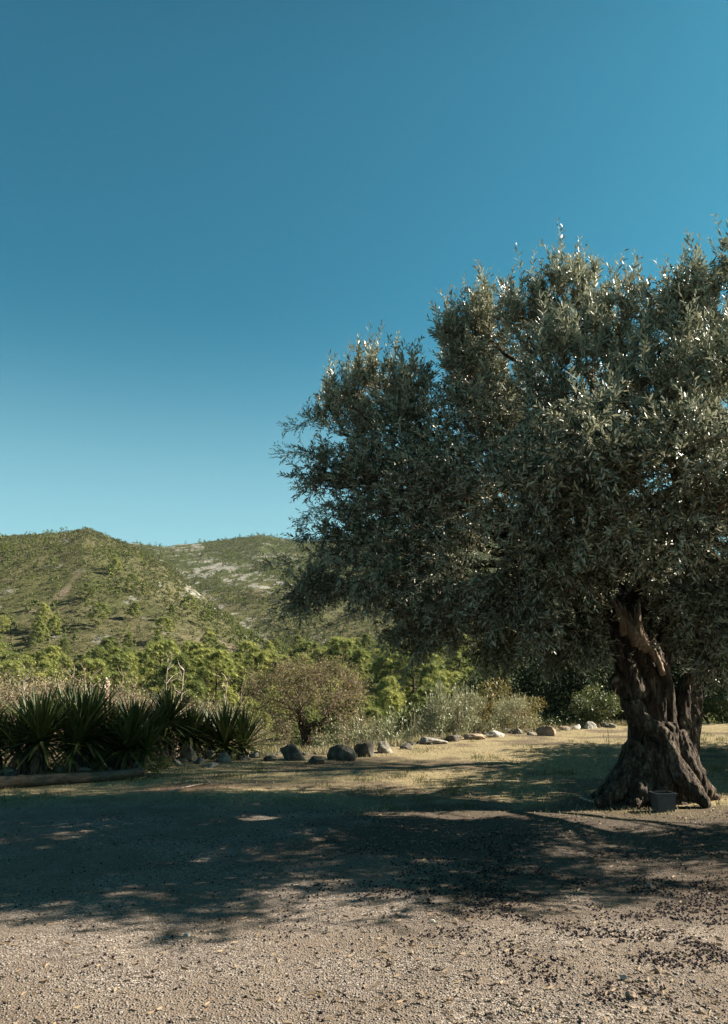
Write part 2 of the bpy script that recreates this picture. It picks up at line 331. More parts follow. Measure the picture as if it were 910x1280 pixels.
ys = np.concatenate([np.linspace(-20, 3, 24)[:-1], np.linspace(3, 26, 300)[:-1], np.linspace(26, 40, 60)])
xs = np.concatenate([np.linspace(-50, -12, 50)[:-1], np.linspace(-12, 14, 300)[:-1], np.linspace(14, 50, 50)])
X, Y = np.meshgrid(xs, ys)
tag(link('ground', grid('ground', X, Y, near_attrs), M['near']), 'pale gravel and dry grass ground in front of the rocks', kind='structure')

# the valley and the hills
def line_dist(px, py, pts):
    d = np.full(px.shape, 1e9)
    for (a, b_) in zip(pts[:-1], pts[1:]):
        a = np.array(a, float); b_ = np.array(b_, float); ab = b_-a; t = np.clip(((px-a[0])*ab[0]+(py-a[1])*ab[1])/(ab@ab), 0, 1)
        d = np.minimum(d, np.hypot(px-a[0]-ab[0]*t, py-a[1]-ab[1]*t))
    return d
def to_px(x, y, z):
    dz = z-CAMZ; fwd = y*CP+dz*SP; up = -y*SP+dz*CP; return 455+FPX*x/fwd, 640-FPX*up/fwd
def rock_amount(x, y, z):
    px, py = to_px(x, y, z)
    r = 0.75*np.exp(-(line_dist(px, py, [(235, 738), (262, 748), (300, 780), (335, 808)])/9)**2)*(y < 640)
    r = r+0.8*np.exp(-(line_dist(px, py, [(230, 705), (290, 715), (330, 740), (400, 790)])/24)**2)*(y > 600)
    r = r+0.8*np.exp(-(line_dist(px, py, [(165, 676), (250, 684)])/7)**2)*(y > 640)
    r = r+0.5*np.exp(-(line_dist(px, py, [(320, 690), (380, 700)])/12)**2)*(y > 640)
    return r
def bare_amount(x, y, z):
    px, py = to_px(x, y, z)
    r = 0.32*np.exp(-(line_dist(px, py, [(75, 705), (98, 715), (82, 740), (60, 760), (20, 770)])/8)**2)+0.3*np.exp(-(line_dist(px, py, [(180, 780), (290, 800)])/14)**2)
    return r
def hill_attrs(x, y, z):
    nn = fbm(x/14, y/14, 4); n2 = fbm(x/40+3, y/40, 4)
    rock = smooth((rock_amount(x, y, z)*0.52+fbm(x/9, y/14, 4)*1.9-1.38)*7)+0.6*smooth((nn-0.73)*12)*(y > 250)
    bare = smooth((bare_amount(x, y, z)+n2-0.72)*4)
    green = smooth(1-(y-60)/200)*smooth((n2-0.35)*4)
    return {'rock': np.clip(rock, 0, 1), 'bare': bare, 'green': green, 'maquis': smooth((y-600)/60)*smooth((fbm(x/60+2, y/60, 4)-.3)*5)*.7+.25*smooth((y-200)/100)}
m, n, b, out = mat('hill_ground'); co = coords(n)
f1 = noise(n, co, 0.5, 8, 0.78); f2 = noise(n, co, 0.03, 5, 0.6); f3 = noise(n, co, 0.5, 6, 0.75)
scrubc = ramp(n, f1, [(0.34, (0.036, 0.034, 0.018)), (0.5, (0.095, 0.083, 0.046)), (0.66, (0.19, 0.155, 0.095))])
scr2 = ramp(n, f1, [(0.34, (0.034, 0.038, 0.017)), (0.55, (0.085, 0.083, 0.038)), (0.7, (0.15, 0.13, 0.07))])
c = mix(n, ramp(n, f2, [(0.42, (0, 0, 0)), (0.58, (1, 1, 1))]), scrubc, scr2)
c = mix(n, attr(n, 'green'), c, (0.065, 0.068, 0.027))
c = mix(n, attr(n, 'maquis'), c, ramp(n, f1, [(.35, (0.022, 0.03, 0.012)), (.65, (0.075, 0.088, 0.036))]))
c = mix(n, attr(n, 'bare'), c, ramp(n, f3, [(0.35, (0.11, 0.085, 0.055)), (0.65, (0.27, 0.215, 0.155))]))
c = mix(n, attr(n, 'rock'), c, ramp(n, f3, [(0.36, (0.09, 0.08, 0.06)), (0.5, (0.19, 0.18, 0.155)), (0.66, (0.33, 0.315, 0.285))]))
n.links.new(c, b.inputs['Base Color']); b.inputs['Roughness'].default_value = 1; b.inputs['Specular IOR Level'].default_value = 0.0
bump(n, b, f1, 0.8, 1.5); M['hill'] = m
T = np.linspace(-1.25, 1.25, 620); YD = np.concatenate([np.geomspace(40, 1400, 520)[:-1], np.geomspace(1400, 12000, 40)])
X = T[None, :]*YD[:, None]; Y = np.repeat(YD[:, None], len(T), 1)
tag(link('hills', grid('hills', X, Y, hill_attrs), M['hill']), 'wooded scrub hills with pale limestone outcrops', kind='structure')

bm = MB(); bm.add([(x, y, z) for z in (-30, 232) for y in (-60, 12500) for x in (-16500, 16500)], [(0, 2, 3, 1), (4, 5, 7, 6), (0, 1, 5, 4), (2, 6, 7, 3), (0, 4, 6, 2), (1, 3, 7, 5)])
hm_ = bpy.data.materials.new('haze_air'); hm_.use_nodes = True; hn = hm_.node_tree; hn.nodes.clear(); ho = hn.nodes.new('ShaderNodeOutputMaterial'); hv = hn.nodes.new('ShaderNodeVolumePrincipled')
hv.inputs['Color'].default_value = (.85, .92, 1, 1); hv.inputs['Density'].default_value = 0.00003; hv.inputs['Anisotropy'].default_value = 0.2; hn.links.new(hv.outputs[0], ho.inputs['Volume'])
tag(link('haze', bm.mesh('haze'), hm_), 'thin haze over the valley and hills', kind='stuff')

# ------------------------------------------------------------------ the ancient olive tree
OT = empty('olive_tree', (G(815, 1000)[0], G(815, 1000)[1], 0.0)); OB = np.array(OT.location)
tag(OT, 'huge old olive tree with gnarled twisted trunk and silvery crown in front', 'olive tree')
TD = OB[1]
def Q(px, py, dy=0.0): return P(px, py, TD+dy)-OB
S = mpp(TD)
mb = MB()
# central column as twisting strands
cpath = [(814, 1012), (814, 985), (816, 950), (816, 915), (811, 880), (801, 845), (790, 815), (780, 788)]
halfw = [44, 36, 29, 25, 26, 24, 20, 15]
ctr = spline([Q(*c) for c in cpath], 40); hw = np.interp(np.linspace(0, 7, 40), range(8), halfw)*S
tube(mb, ctr, hw*0.66, 14)
for i in range(12):
    th0 = i/12*2*math.pi+rng.uniform(-0.2, 0.2); tw = 1.3+rng.uniform(-0.3, 0.5)
    u = np.linspace(0, 1, 40); th = th0+tw*u+0.25*np.sin(u*7+i)
    flare = 1+0.4*np.exp(-u*9)
    rad = hw*(0.70+0.12*np.sin(u*9+i*2.1))*flare
    pts = ctr+np.stack([np.cos(th)*rad, np.sin(th)*rad*0.85, np.zeros(40)], 1)
    tube(mb, pts, hw*0.30*(1+0.3*np.sin(u*11+i*1.7))+0.02, 9)
# flaring roots
def root(pl, rr, dy0=0.0):
    tube(mb, spline([Q(*p) for p in pl], 22), np.interp(np.linspace(0, 1, 22), np.linspace(0, 1, len(rr)), rr)*S, 10)
root([(835, 905, -.30), (836, 940, -.42), (850, 968, -.5), (872, 992, -.62), (884, 1008, -.72)], [12, 13, 12, 9, 4])
root([(846, 915, -.15), (854, 950, -.2), (866, 972, -.2), (880, 988, -.1), (894, 1000, 0)], [13, 17, 16, 12, 5])
root([(795, 930, -.30), (788, 962, -.40), (770, 990, -.5), (746, 1005, -.58)], [10, 10, 9, 4])
root([(790, 930, -.1), (780, 962, -.1), (762, 984, 0), (740, 997, 0.1)], [10, 10, 8, 3])
root([(812, 930, -.34), (808, 965, -.45), (800, 992, -.58), (794, 1014, -.72)], [11, 11, 10, 4])
root([(822, 940, -.35), (826, 975, -.45), (822, 1000, -.55), (815, 1020, -.6)], [13, 12, 8, 4])
root([(800, 950, .3), (780, 980, .6), (765, 985, .9)], [16, 14, 5]); root([(830, 950, .3), (860, 975, .6), (880, 985, .9)], [16, 14, 5])
# second stem leaning right
st2 = [(858, 985, .05), (858, 945, .1), (860, 905, .15), (866, 870, .2), (880, 838, .25), (900, 800, .3), (920, 750, .3)]
tube(mb, spline([Q(*p) for p in st2], 30), np.interp(np.linspace(0, 6, 30), range(7), [20, 15, 9, 9, 10, 10, 9])*S, 12)
tube(mb, spline([Q(p[0]-7+4*math.sin(i*1.3), p[1], p[2]-.1) for i, p in enumerate(st2)], 30), 6.5*S, 8)
tube(mb, spline([Q(p[0]+7+3*math.sin(i*1.1), p[1], p[2]) for i, p in enumerate(st2)], 30), 6*S, 8)
# right-hand edge strand and shoulder, diagonal muscle, side stub
tube(mb, spline([Q(832, 915, -.1), Q(836, 880, -.12), Q(831, 850, -.15), Q(822, 822, -.15), Q(806, 795, -.1), Q(790, 770, 0), Q(776, 757, 0)], 30), np.linspace(9, 6, 30)*S, 9)
tube(mb, spline([Q(792, 880, -.36), Q(806, 905, -.42), Q(826, 915, -.42), Q(836, 935, -.40)], 20), np.array([9]*20)*S, 9)
tube(mb, spline([Q(784, 870, -.2), Q(775, 856, -.28), Q(770, 848, -.34)], 8), np.array([10]*8)*S*0.8, 8)
tube(mb, spline([Q(800, 870, -.3), Q(788, 840, -.33), Q(776, 812, -.25), Q(772, 785, -.15), Q(770, 765, 0)], 24), np.linspace(10, 7, 24)*S, 9)
# main fork into the crown
forks = [[(796, 830, .1), (775, 800, .1), (740, 760, .0), (690, 710, 0)], [(802, 830, .3), (800, 780, .4), (790, 720, .4), (770, 640, .2)], [(812, 850, .2), (836, 800, .2), (850, 740, .0), (860, 660, -.4)], [(800, 830, .4), (780, 780, .8), (750, 700, 1.3), (720, 620, 1.8)]]
for f in forks: tube(mb, spline([Q(*p) for p in f], 24), np.linspace(16, 4.5, 24)*S, 10)
raw = mb.mesh('trunk_raw'); tmp = bpy.data.objects.new('trunk_tmp', raw); col.objects.link(tmp)
md = tmp.modifiers.new('r', 'REMESH'); md.mode = 'VOXEL'; md.voxel_size = 0.012
md2 = tmp.modifiers.new('s', 'SMOOTH'); md2.factor = 0.5; md2.iterations = 5
dg = bpy.context.evaluated_depsgraph_get(); me = bpy.data.meshes.new_from_object(tmp.evaluated_get(dg)); bpy.data.objects.remove(tmp)
nv = len(me.vertices); co_ = np.zeros(nv*3, np.float32); no_ = np.zeros(nv*3, np.float32); me.vertices.foreach_get('co', co_); me.vertex_normals.foreach_get('vector', no_)
co_ = co_.reshape(-1, 3); no_ = no_.reshape(-1, 3)
pp = co_*np.array([1, 1, 0.33]); ridge = 1-np.abs(n3(pp+co_[:, 2:3]*0.15, 9))*5
disp = n3(co_, 3)*0.055+np.clip(ridge, -1, 1)*0.022+n3(pp, 26)*0.05+n3(pp, 60)*0.02+np.clip(1-np.abs(n3(pp*[1,1,.6], 20))*6, -1, 1)*.008
co_ = co_+no_*disp[:, None]; me.vertices.foreach_set('co', co_.ravel().astype(np.float32)); me.update(); me.name = 'trunk'
me.polygons.foreach_set('use_smooth', np.ones(len(me.polygons), bool)); me.materials.clear()
link('trunk', me, M['bark'], OT)
# torn stub: jagged splinters
mb = MB()
for (x0, y0, x1, y1, r) in [(778, 778, 764, 743, 6), (783, 784, 772, 750, 6), (788, 786, 780, 756, 6), (794, 790, 786, 764, 6), (797, 790, 799, 750, 7), (800, 795, 793, 758, 6), (803, 800, 800, 768, 5), (792, 790, 775, 765, 8), (808, 806, 802, 780, 5), (786, 782, 768, 756, 7), (816, 816, 806, 790, 5), (824, 828, 813, 803, 4)]:
    dy = rng.uniform(-.12, .02)-0.24; pts = spline([Q(x0+4, y0+14, dy+.08), Q(x0, y0, dy), Q((x0+x1)/2+rng.uniform(-2, 2), (y0+y1)/2, dy), Q(x1, y1, dy+.02)], 12)
    tube(mb, pts, np.linspace(r, 0.5, 12)*1.15*S, 7, noise=0.45)
link('broken_stub', mb.mesh('broken_stub'), M['stubwood'], OT)
mb = MB(); tube(mb, spline([Q(778, 856, -.30), Q(770, 851, -.34), Q(767, 849, -.35)], 5), np.array([5, 5.5, 5.5, 5, 3.5])*S, 9, noise=.5)
link('cut_branch_end', mb.mesh('cut_branch_end'), M['stubwood'], OT)

# crown
LOBES = [(895, 395, 8.6, 70, 1), (848, 420, 8.9, 50, 1), (715, 395, 9.6, 66, 1), (660, 415, 9.9, 50, 1), (770, 430, 9.2, 62, 1), (585, 462, 10.5, 34, 1), (602, 408, 10.4, 24, 1), (562, 428, 10.5, 16, 1), (700, 490, 8.9, 85, .7), (830, 510, 8.3, 85, .7), (915, 500, 7.9, 80, .7),
 (600, 530, 9.9, 75, .6), (520, 520, 10.5, 55, .9), (470, 505, 10.8, 52, 1), (425, 535, 11, 46, .9), (480, 590, 10.3, 80, .5), (405, 590, 10.9, 42, .3), (560, 630, 9.4, 95, .2), (670, 620, 8.4, 100, .2), (780, 630, 7.8, 100, .2), (895, 640, 7.6, 100, .2),
 (425, 670, 10.9, 55, 0), (385, 730, 11.1, 38, -.2), (480, 710, 10, 78, -.2), (570, 735, 9.5, 80, -.3), (650, 740, 9, 75, -.3), (720, 700, 8.8, 62, -.3), (868, 735, 8.8, 62, -.3), (915, 770, 9, 60, -.4), (520, 785, 10.5, 42, -.5), (615, 795, 10.5, 45, -.5), (700, 790, 11.2, 55, -.4), (748, 700, 9.4, 50, -.2), (890, 820, 9.6, 30, -.5),
 (650, 550, 11.3, 110, .3), (790, 540, 11.9, 120, .4), (520, 640, 11.5, 100, .1), (780, 690, 11.9, 90, -.1), (890, 640, 11.2, 90, 0), (820, 690, 10.8, 60, 0),
 (985, 450, 8.9, 70, .8), (800, 705, 9.2, 42, -.2), (836, 748, 9.5, 32, -.4), (852, 795, 9.7, 28, -.5), (893, 800, 9.4, 38, -.5), (735, 790, 9.6, 34, -.5), (1000, 570, 8.6, 110, .3), (985, 700, 8.6, 80, 0), (740, 560, 7.4, 80, .2), (870, 560, 7.0, 70, .3),
 (1100, 740, 8.8, 90, -.2), (960, 800, 8.2, 50, -.4), (700, 640, 11.6, 90, 0), (600, 480, 11.2, 55, .6), (900, 480, 11.5, 100, .6), (1150, 640, 7.6, 100, 0), (1300, 600, 7.8, 100, .2), (1060, 700, 6.9, 90, -.1), (1000, 560, 6.6, 80, .2), (1250, 490, 8.2, 90, .4), (1300, 730, 8.8, 90, -.1), (1220, 730, 8.4, 90, -.1), (850, 760, 11, 60, -.2), (780, 770, 11.5, 60, -.3), (560, 760, 11.5, 55, -.3)]
fork_ends = [Q(*f[-1]) for f in forks]+[Q(918, 750, .3)]
fork_starts = [Q(*f[1]) for f in forks]+[Q(876, 838, .25)]
LM, TW, CR = MB(), MB(), MB()
shO, shD, shL, shV = [], [], [], []  # shV lifts leaf colour toward the crown top: young growth plus painted sunlight
crown_mid = Q(760, 620, 0)
limbs = []
for li, (px, py, D, rp, up) in enumerate(LOBES):
    C = P(px, py+(6 if up >= .7 else 0), D)-OB; r = rp*mpp(D)*(0.86 if up >= .7 else 1)
    k = int(np.argmin([np.linalg.norm(C-e)+0.35*np.linalg.norm(C-s_) for e, s_ in zip(fork_ends, fork_starts)]))
    e = fork_ends[k]; st = e if np.linalg.norm(C-e) > 0.3 else fork_starts[k]
    midp = (st+C)/2+np.array([0, 0, 0.15*np.linalg.norm(C-st)])*(0.6 if up > 0 else -0.1)+rng.normal(size=3)*0.12
    pts = spline([st, midp, C], 14)
    pts[1:-1] += rng.normal(size=(12, 3))*0.02
    l = MB(); tube(l, pts, np.linspace(min(0.075, 0.03+0.02*np.linalg.norm(C-st)), 0.018, 14), 6); limbs.append(l)
    nsub = int((14+34*(r/0.8)**2)*(.6 if up >= .7 else 1)*(.6 if px > 940 else 1))
    off = crown_mid-C
    for s_ in range(min(nsub, 75)):
        d = rdir(1)[0]; d[2] += 0.35*up; out_ = nrm((C-crown_mid)[None])[0]; d = nrm((d+0.35*out_)[None])[0]
        rr = r*rng.uniform(0.45, 1.0)**0.7
        if abs(up) >= .8 and d[2] > 0: rr *= 1.1
        Eend = C+d*rr*np.array([1, 1, 0.95]); start = pts[rng.integers(7, 14)]
        m_ = (start+Eend)/2+rng.normal(size=3)*0.06+np.array([0, 0, 0.05])
        bp = spline([start, m_, Eend], 7)
        segs(TW, bp[:-1], bp[1:], np.linspace(0.011, 0.004, 6), np.linspace(0.0095, 0.003, 6), 4)
        ns = 10
        for q_ in range(ns):
            t = rng.uniform(0.35, 1) if q_ > 1 else 1.0
            o = bp[int(t*6)]+rng.normal(size=3)*0.02
            dd = d*0.55+rng.normal(size=3)*0.55+np.array([0, 0, 0.75*up])
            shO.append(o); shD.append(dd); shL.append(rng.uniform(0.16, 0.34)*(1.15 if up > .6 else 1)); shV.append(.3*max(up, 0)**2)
    # upright leader shoots along the top
    if up >= .7:
        for s_ in range(int(10+rp/4)):
            a_ = rng.uniform(0, 2*math.pi); rr = r*rng.uniform(0.2, 0.95)
            o = C+np.array([math.cos(a_)*rr, math.sin(a_)*rr, math.sqrt(max(r*r-rr*rr, 0))*0.75])
            hgt = rng.uniform(0.3, 0.85); lean = np.array([rng.normal()*0.12, rng.normal()*0.12, 1])
            for q_ in range(2):
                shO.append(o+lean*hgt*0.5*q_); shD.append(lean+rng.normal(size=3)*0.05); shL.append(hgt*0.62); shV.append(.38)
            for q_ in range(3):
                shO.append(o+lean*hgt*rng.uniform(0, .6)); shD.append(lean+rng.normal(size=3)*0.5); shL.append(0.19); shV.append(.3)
shO = np.array(shO); shD = nrm(np.array(shD)); shL = np.array(shL); shV = np.array(shV)
wp = shO+shD*shL[:, None]*.6+OB; qx, qy = to_px(wp[:, 0], wp[:, 1], wp[:, 2])
thin = (line_dist(qx, qy, [(782, 748), (806, 800), (836, 880)]) < 26+8*rng.random(len(qx))) & (wp[:, 1] < TD-.1) & (rng.random(len(qx)) < .93)
keep = ~thin; shO, shD, shL, shV = shO[keep], shD[keep], shL[keep], shV[keep]; ns = len(shO); K = 17
bend = rng.normal(size=(ns, 3))*0.16+np.array([0, 0, -0.05])
t = (np.arange(K)+0.6)/K; tt = t[None, :, None]
Pt = shO[:, None, :]+shL[:, None, None]*(shD[:, None, :]*tt+bend[:, None, :]*tt**2)
sp = np.concatenate([shO[:, None, :], Pt[:, [5, 11, 16]]], 1)
for i in range(3): segs(TW, sp[:, i], sp[:, i+1], [0.0026, 0.0021, 0.0016][i], [0.0021, 0.0016, 0.001][i], 3)
tan = nrm(shD[:, None, :]+bend[:, None, :]*2*tt); a_, b_ = frame(tan.reshape(-1, 3)); ang = (np.tile(np.arange(K)*1.7, ns)+np.repeat(rng.random(ns)*6.28, K))
side = np.cos(ang)[:, None]*a_+np.sin(ang)[:, None]*b_
ld = nrm(tan.reshape(-1, 3)*0.85+side*0.7+rng.normal(size=(ns*K, 3))*0.15)
N = ns*K; leafL = rng.uniform(0.054, 0.086, N)*np.repeat(1+.5*np.array(shV), K)*np.tile(np.where(t > 0.85, 0.75, 1), ns)
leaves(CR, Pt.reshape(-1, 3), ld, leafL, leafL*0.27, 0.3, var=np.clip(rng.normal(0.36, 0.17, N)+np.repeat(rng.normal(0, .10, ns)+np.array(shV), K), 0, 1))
# a few long hanging, arching twigs with sparse leaves
for (a, bq, c_) in [((800, 700, -2.2), (850, 760, -2.4), (884, 806, -2.4)), ((884, 806, -2.4), (870, 828, -2.4), (852, 838, -2.4)), ((700, 700, -1.5), (640, 760, -1.6), (560, 800, -1.6)), ((720, 730, -1.4), (750, 770, -1.4), (752, 800, -1.4)), ((450, 700, 0), (400, 760, .1), (335, 775, .1)), ((450, 680, 0), (380, 700, 0), (330, 706, .0)), ((470, 740, 0), (420, 780, .1), (350, 788, .1)), ((560, 600, -1), (640, 600, -1.6), (690, 640, -1.6)), ((420, 570, .3), (385, 565, .3), (352, 567, .3)), ((430, 620, .3), (390, 640, .2), (372, 660, .2)), ((440, 520, .3), (400, 520, .3), (365, 535, .3)), ((480, 800, 0), (520, 815, .1), (505, 850, .1)), ((560, 820, 0), (600, 840, 0), (610, 858, 0)), ((860, 780, -.8), (830, 800, -.9), (790, 812, -.9)), ((770, 860, -.5), (760, 900, -.5), (762, 935, -.5))]:
    pts = spline([Q(*a), Q(*bq), Q(*c_)], 16); segs(TW, pts[:-1], pts[1:], np.linspace(0.005, 0.002, 15), np.linspace(0.0047, 0.0015, 15), 4)
    for i in range(5, 16):
        for _ in range(2 if a[0] > 480 else 5):
            o = pts[i]+rng.normal(size=3)*0.03; d = nrm((pts[min(i+1, 15)]-pts[i-1])[None])+rdir(1)*0.9
            if a[0] <= 480 and rng.random() < 0.55:
                dd = nrm(d+[[0, 0, .2]])[0]; tk = np.linspace(0.1, 1, 9)[:, None]*0.18; segs(TW, [o], [o+dd*0.18], 0.002, 0.001)
                leaves(CR, o+dd*tk, nrm(dd+rdir(9)*0.8), 0.05, 0.012)
            else: leaves(CR, [o], d, 0.055, 0.013)
for l in limbs: link('limb', l.mesh('limb', True), M['bark'], OT)
link('twigs', TW.mesh('twigs'), M['twig'], OT)
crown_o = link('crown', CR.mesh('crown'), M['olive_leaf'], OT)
print('olive leaves', N)

# ------------------------------------------------------------------ generic plants
def clump_leaves(mb, centers, radii, n, L, W, up=0.3, two=False, flat=1.0):
    centers = np.asarray(centers); radii = np.asarray(radii, float); wgt = radii**2; wgt = wgt/wgt.sum(); idx = rng.choice(len(centers), n, p=wgt)
    d = rdir(n); rr = radii[idx]*rng.random(n)**0.4
    O = centers[idx]+d*rr[:, None]*np.array([1, 1, flat]); D = nrm(d*0.8+rng.normal(size=(n, 3))*0.6+np.array([0, 0, up]))
    leaves(mb, O, D, rng.uniform(0.7, 1.3, n)*L, rng.uniform(0.7, 1.3, n)*W, 0.2, var=np.clip(rng.random(len(centers))[idx]*0.55+rng.random(n)*0.45, 0, 1), two=two)
def branch_rec(mb, p, d, L, r, depth, ends, spread=0.6, up=0.15, kids=3):
    q = p+d*L; mid = (p+q)/2+rng.normal(size=3)*L*0.06; pts = spline([p, mid, q], 5)
    segs(mb, pts[:-1], pts[1:], np.linspace(r, r*0.75, 4), np.linspace(r*0.93, r*0.68, 4), 5 if r > 0.02 else 3)
    if depth == 0: ends.append(q); return
    for _ in range(kids):
        nd_ = nrm((d+rng.normal(size=3)*spread+np.array([0, 0, up]))[None])[0]
        branch_rec(mb, pts[rng.integers(3, 5)] if depth < 3 else q, nd_, L*rng.uniform(0.6, 0.85), r*0.62, depth-1, ends, spread, up, kids)

# Aleppo pines ----------------------------------------------------
def _ico(sub):
    import bmesh
    bm = bmesh.new(); bmesh.ops.create_icosphere(bm, subdivisions=sub, radius=1); V = np.array([v.co[:] for v in bm.verts]); F = np.array([[v.index for v in f.verts] for f in bm.faces]); bm.free(); return V, F
IC = {1: _ico(1), 2: _ico(2)}
def cores(mb, cs, rs, sub, k=.8, flat=.75):
    V0, F0 = IC[sub]
    for c_, r_ in zip(cs, rs):
        V = V0*(k*(.8+.4*rng.random((len(V0), 1))))*r_*[1, 1, flat]+np.array(c_); mb.add(V, None, F0, a=rng.uniform(.2, .7))
def pine_mesh(Ht, nclump, nl, L, W, shape):
    rk_ = .68 if nl > 500 else 1
    mb = MB(); tr = MB(); cs, rs = [], []
    for i in range(nclump):
        f = rng.random()**0.8; z = Ht*(0.18+0.78*f)
        prof = {0: (1-f)**0.6*0.36+0.05, 1: math.sqrt(max(0, 1-(2*f-0.85)**2/1.35))*0.40+0.03}[shape]
        a = rng.uniform(0, 6.28); rr = Ht*prof*rng.uniform(0.35, 1)
        cs.append((math.cos(a)*rr, math.sin(a)*rr, z)); rs.append(Ht*rk_*rng.uniform(0.05, 0.105))
    cs.append((0, 0, Ht*0.94)); rs.append(Ht*0.06)
    rs = [q_*1.15 for q_ in rs]; cores(mb, cs, rs, 2 if nl > 500 else 1, .62 if nl > 500 else .8)
    clump_leaves(mb, cs, [q_*1.12 for q_ in rs], nl, L, W, up=0.6, flat=0.8)
    tube(tr, spline([(0, 0, -0.4), (0.1, 0, Ht*.4), (0, 0.1, Ht*.85)], 8), np.linspace(Ht*0.025, Ht*0.006, 8), 6)
    for c_ in cs[::3]: segs(tr, [(0, 0, c_[2]-Ht*0.06)], [c_], Ht*0.006, Ht*0.002, 3)
    return mb, tr
pine_var = []
for i in range(6):
    c_, t_ = pine_mesh(7.0, 85, 14000, 0.17, 0.04, i % 2); pine_var.append((c_.mesh('crown'), t_.mesh('trunk')))
for c_, t_ in pine_var: c_.materials.append(M['pine']); t_.materials.append(M['darkbark'])

def sample_px(n, pxr, yr, power=1.0):
    px = rng.uniform(*pxr, n); y = yr[0]+(yr[1]-yr[0])*rng.random(n)**power; return (px-455)/1019.8*y, y
# candidates: belt below the hill, strips on the hill, far ridge
x1, y1 = sample_px(2100, (-450, 1350), (75, 350), 0.85)
x2, y2 = sample_px(12000, (-450, 900), (300, 640), 0.9)
x3, y3 = sample_px(13000, (-200, 1350), (560, 1250), 0.9)
def dens(x, y, z, reg):
    px, py = to_px(x, y, z); nn = fbm(x/35+7, y/55, 3)
    if reg == 1: return np.where(y < 110, (nn > 0.47)*0.8, np.where(y > 270, .35+.6*(nn > .5), 0.85))*np.where((px > 0) & (px < 340) & (y < 95), 0.3, 1)
    if reg == 2:
        strips = np.exp(-(line_dist(px, py, [(0, 780), (70, 765), (130, 742), (200, 735)])/9)**2)+np.exp(-(line_dist(px, py, [(0, 690), (60, 680), (140, 690), (185, 705)])/7)**2)*.8+smooth((py-772+(nn-.5)*60)/20)
        strips = strips+0.8*np.exp(-(line_dist(px, py, [(0, 745), (50, 715)])/8)**2)
        return np.clip(strips*0.85+0.08+0.10*(nn > 0.6), 0, 1)*(1-np.clip(rock_amount(x, y, z)*1.2, 0, 1))
    return np.clip(0.5+1.2*(nn-0.4), 0.15, 0.95)*(1-np.clip(rock_amount(x, y, z)*.6, 0, .9))
allp = []
for reg, (x, y) in ((1, (x1, y1)), (2, (x2, y2)), (3, (x3, y3))):
    z = H(x, y); k = rng.random(len(x)) < dens(x, y, z, reg)
    x, y, z = x[k], y[k], z[k]
    h = {1: rng.uniform(4.5, 9.5, len(x)), 2: rng.uniform(1.8, 4.6, len(x)), 3: rng.uniform(3, 6.5, len(x))}[reg]
    h = np.where(y < 130, h*0.8, h); h = np.where((y > 190) & (reg == 1), h*.8, h)*(np.random.default_rng(5).choice([.6, .85, 1.0, 1.3], len(x)) if reg == 1 else 1)
    allp.append(np.stack([x, y, z, h, np.full(len(x), reg)], 1))
allp = np.concatenate(allp)
px_, py_ = to_px(allp[:, 0], allp[:, 1], allp[:, 2]+allp[:, 3]*0.7)
inview = (px_ > -15) & (px_ < 640)
score = np.where(inview, allp[:, 3]/allp[:, 1], 0); order = np.argsort(-score)
near_p, far_p = allp[order[:300]], allp[order[300:]]
LAND = [(15, 'above the leftmost yucca'), (55, 'above the starburst yucca'), (95, 'above the biggest yucca clump'), (135, 'above the cream flower spike'), (172, 'above the middle yucca'), (212, 'above the tallest yucca'), (250, 'right of the tallest yucca'), (285, 'above the last yucca'), (325, 'left of the almond tree'), (370, 'above the almond trunk'), (410, 'over the almond crown'), (455, 'over the broad silvery shrub'), (500, 'under the drooping olive twigs'), (550, 'above the tall wand shrub'), (600, 'above the yellow-leaved bush')]
PL = {}; ROWS = np.quantile(near_p[:, 1], [.2, .4, .6, .8])
for i, (x, y, z, h, rg) in enumerate(near_p):
    cme, tme = pine_var[rng.integers(6)]; s_ = h/7.0; ppx = to_px(x, y, z+h*.7)[0]
    if i < 70:
        o = empty('pine_tree', (x, y, z-0.1), rng.uniform(0, 6.28)); link('crown', cme, [], o); link('trunk', tme, [], o)
    else:
        o = link('pine_tree', cme, [], None, (x, y, z-0.1)); o.rotation_euler = (0, 0, rng.uniform(0, 6.28))
    o.scale = (s_*rng.uniform(.85, 1.2), s_*rng.uniform(.85, 1.2), s_)
    size = 'big' if h > 7.4 else ('middling' if h > 5.6 else 'small'); row = int(np.searchsorted(ROWS, y)); land = int(np.argmin([abs(ppx-l_[0]) for l_ in LAND]))
    tag(o, 'x', 'pine tree', 'pine trees of the valley and lower slope'); PL.setdefault((size, row, land), []).append((ppx, o))
ORD = ['front', 'second', 'third', 'fourth', 'rearmost']
for (size, row, land), lst in PL.items():
    lst.sort(key=lambda t_: t_[0]); nn_ = len(lst); wd_ = {1: [''], 2: [', left of two', ', right of two'], 3: [', leftmost of three', ', middle of three', ', rightmost of three']}.get(nn_, ['']*nn_)
    for (p_, o), w__ in zip(lst, wd_): o['label'] = f"{size} green pine, {ORD[row]} row, {LAND[land][1]}{w__}"

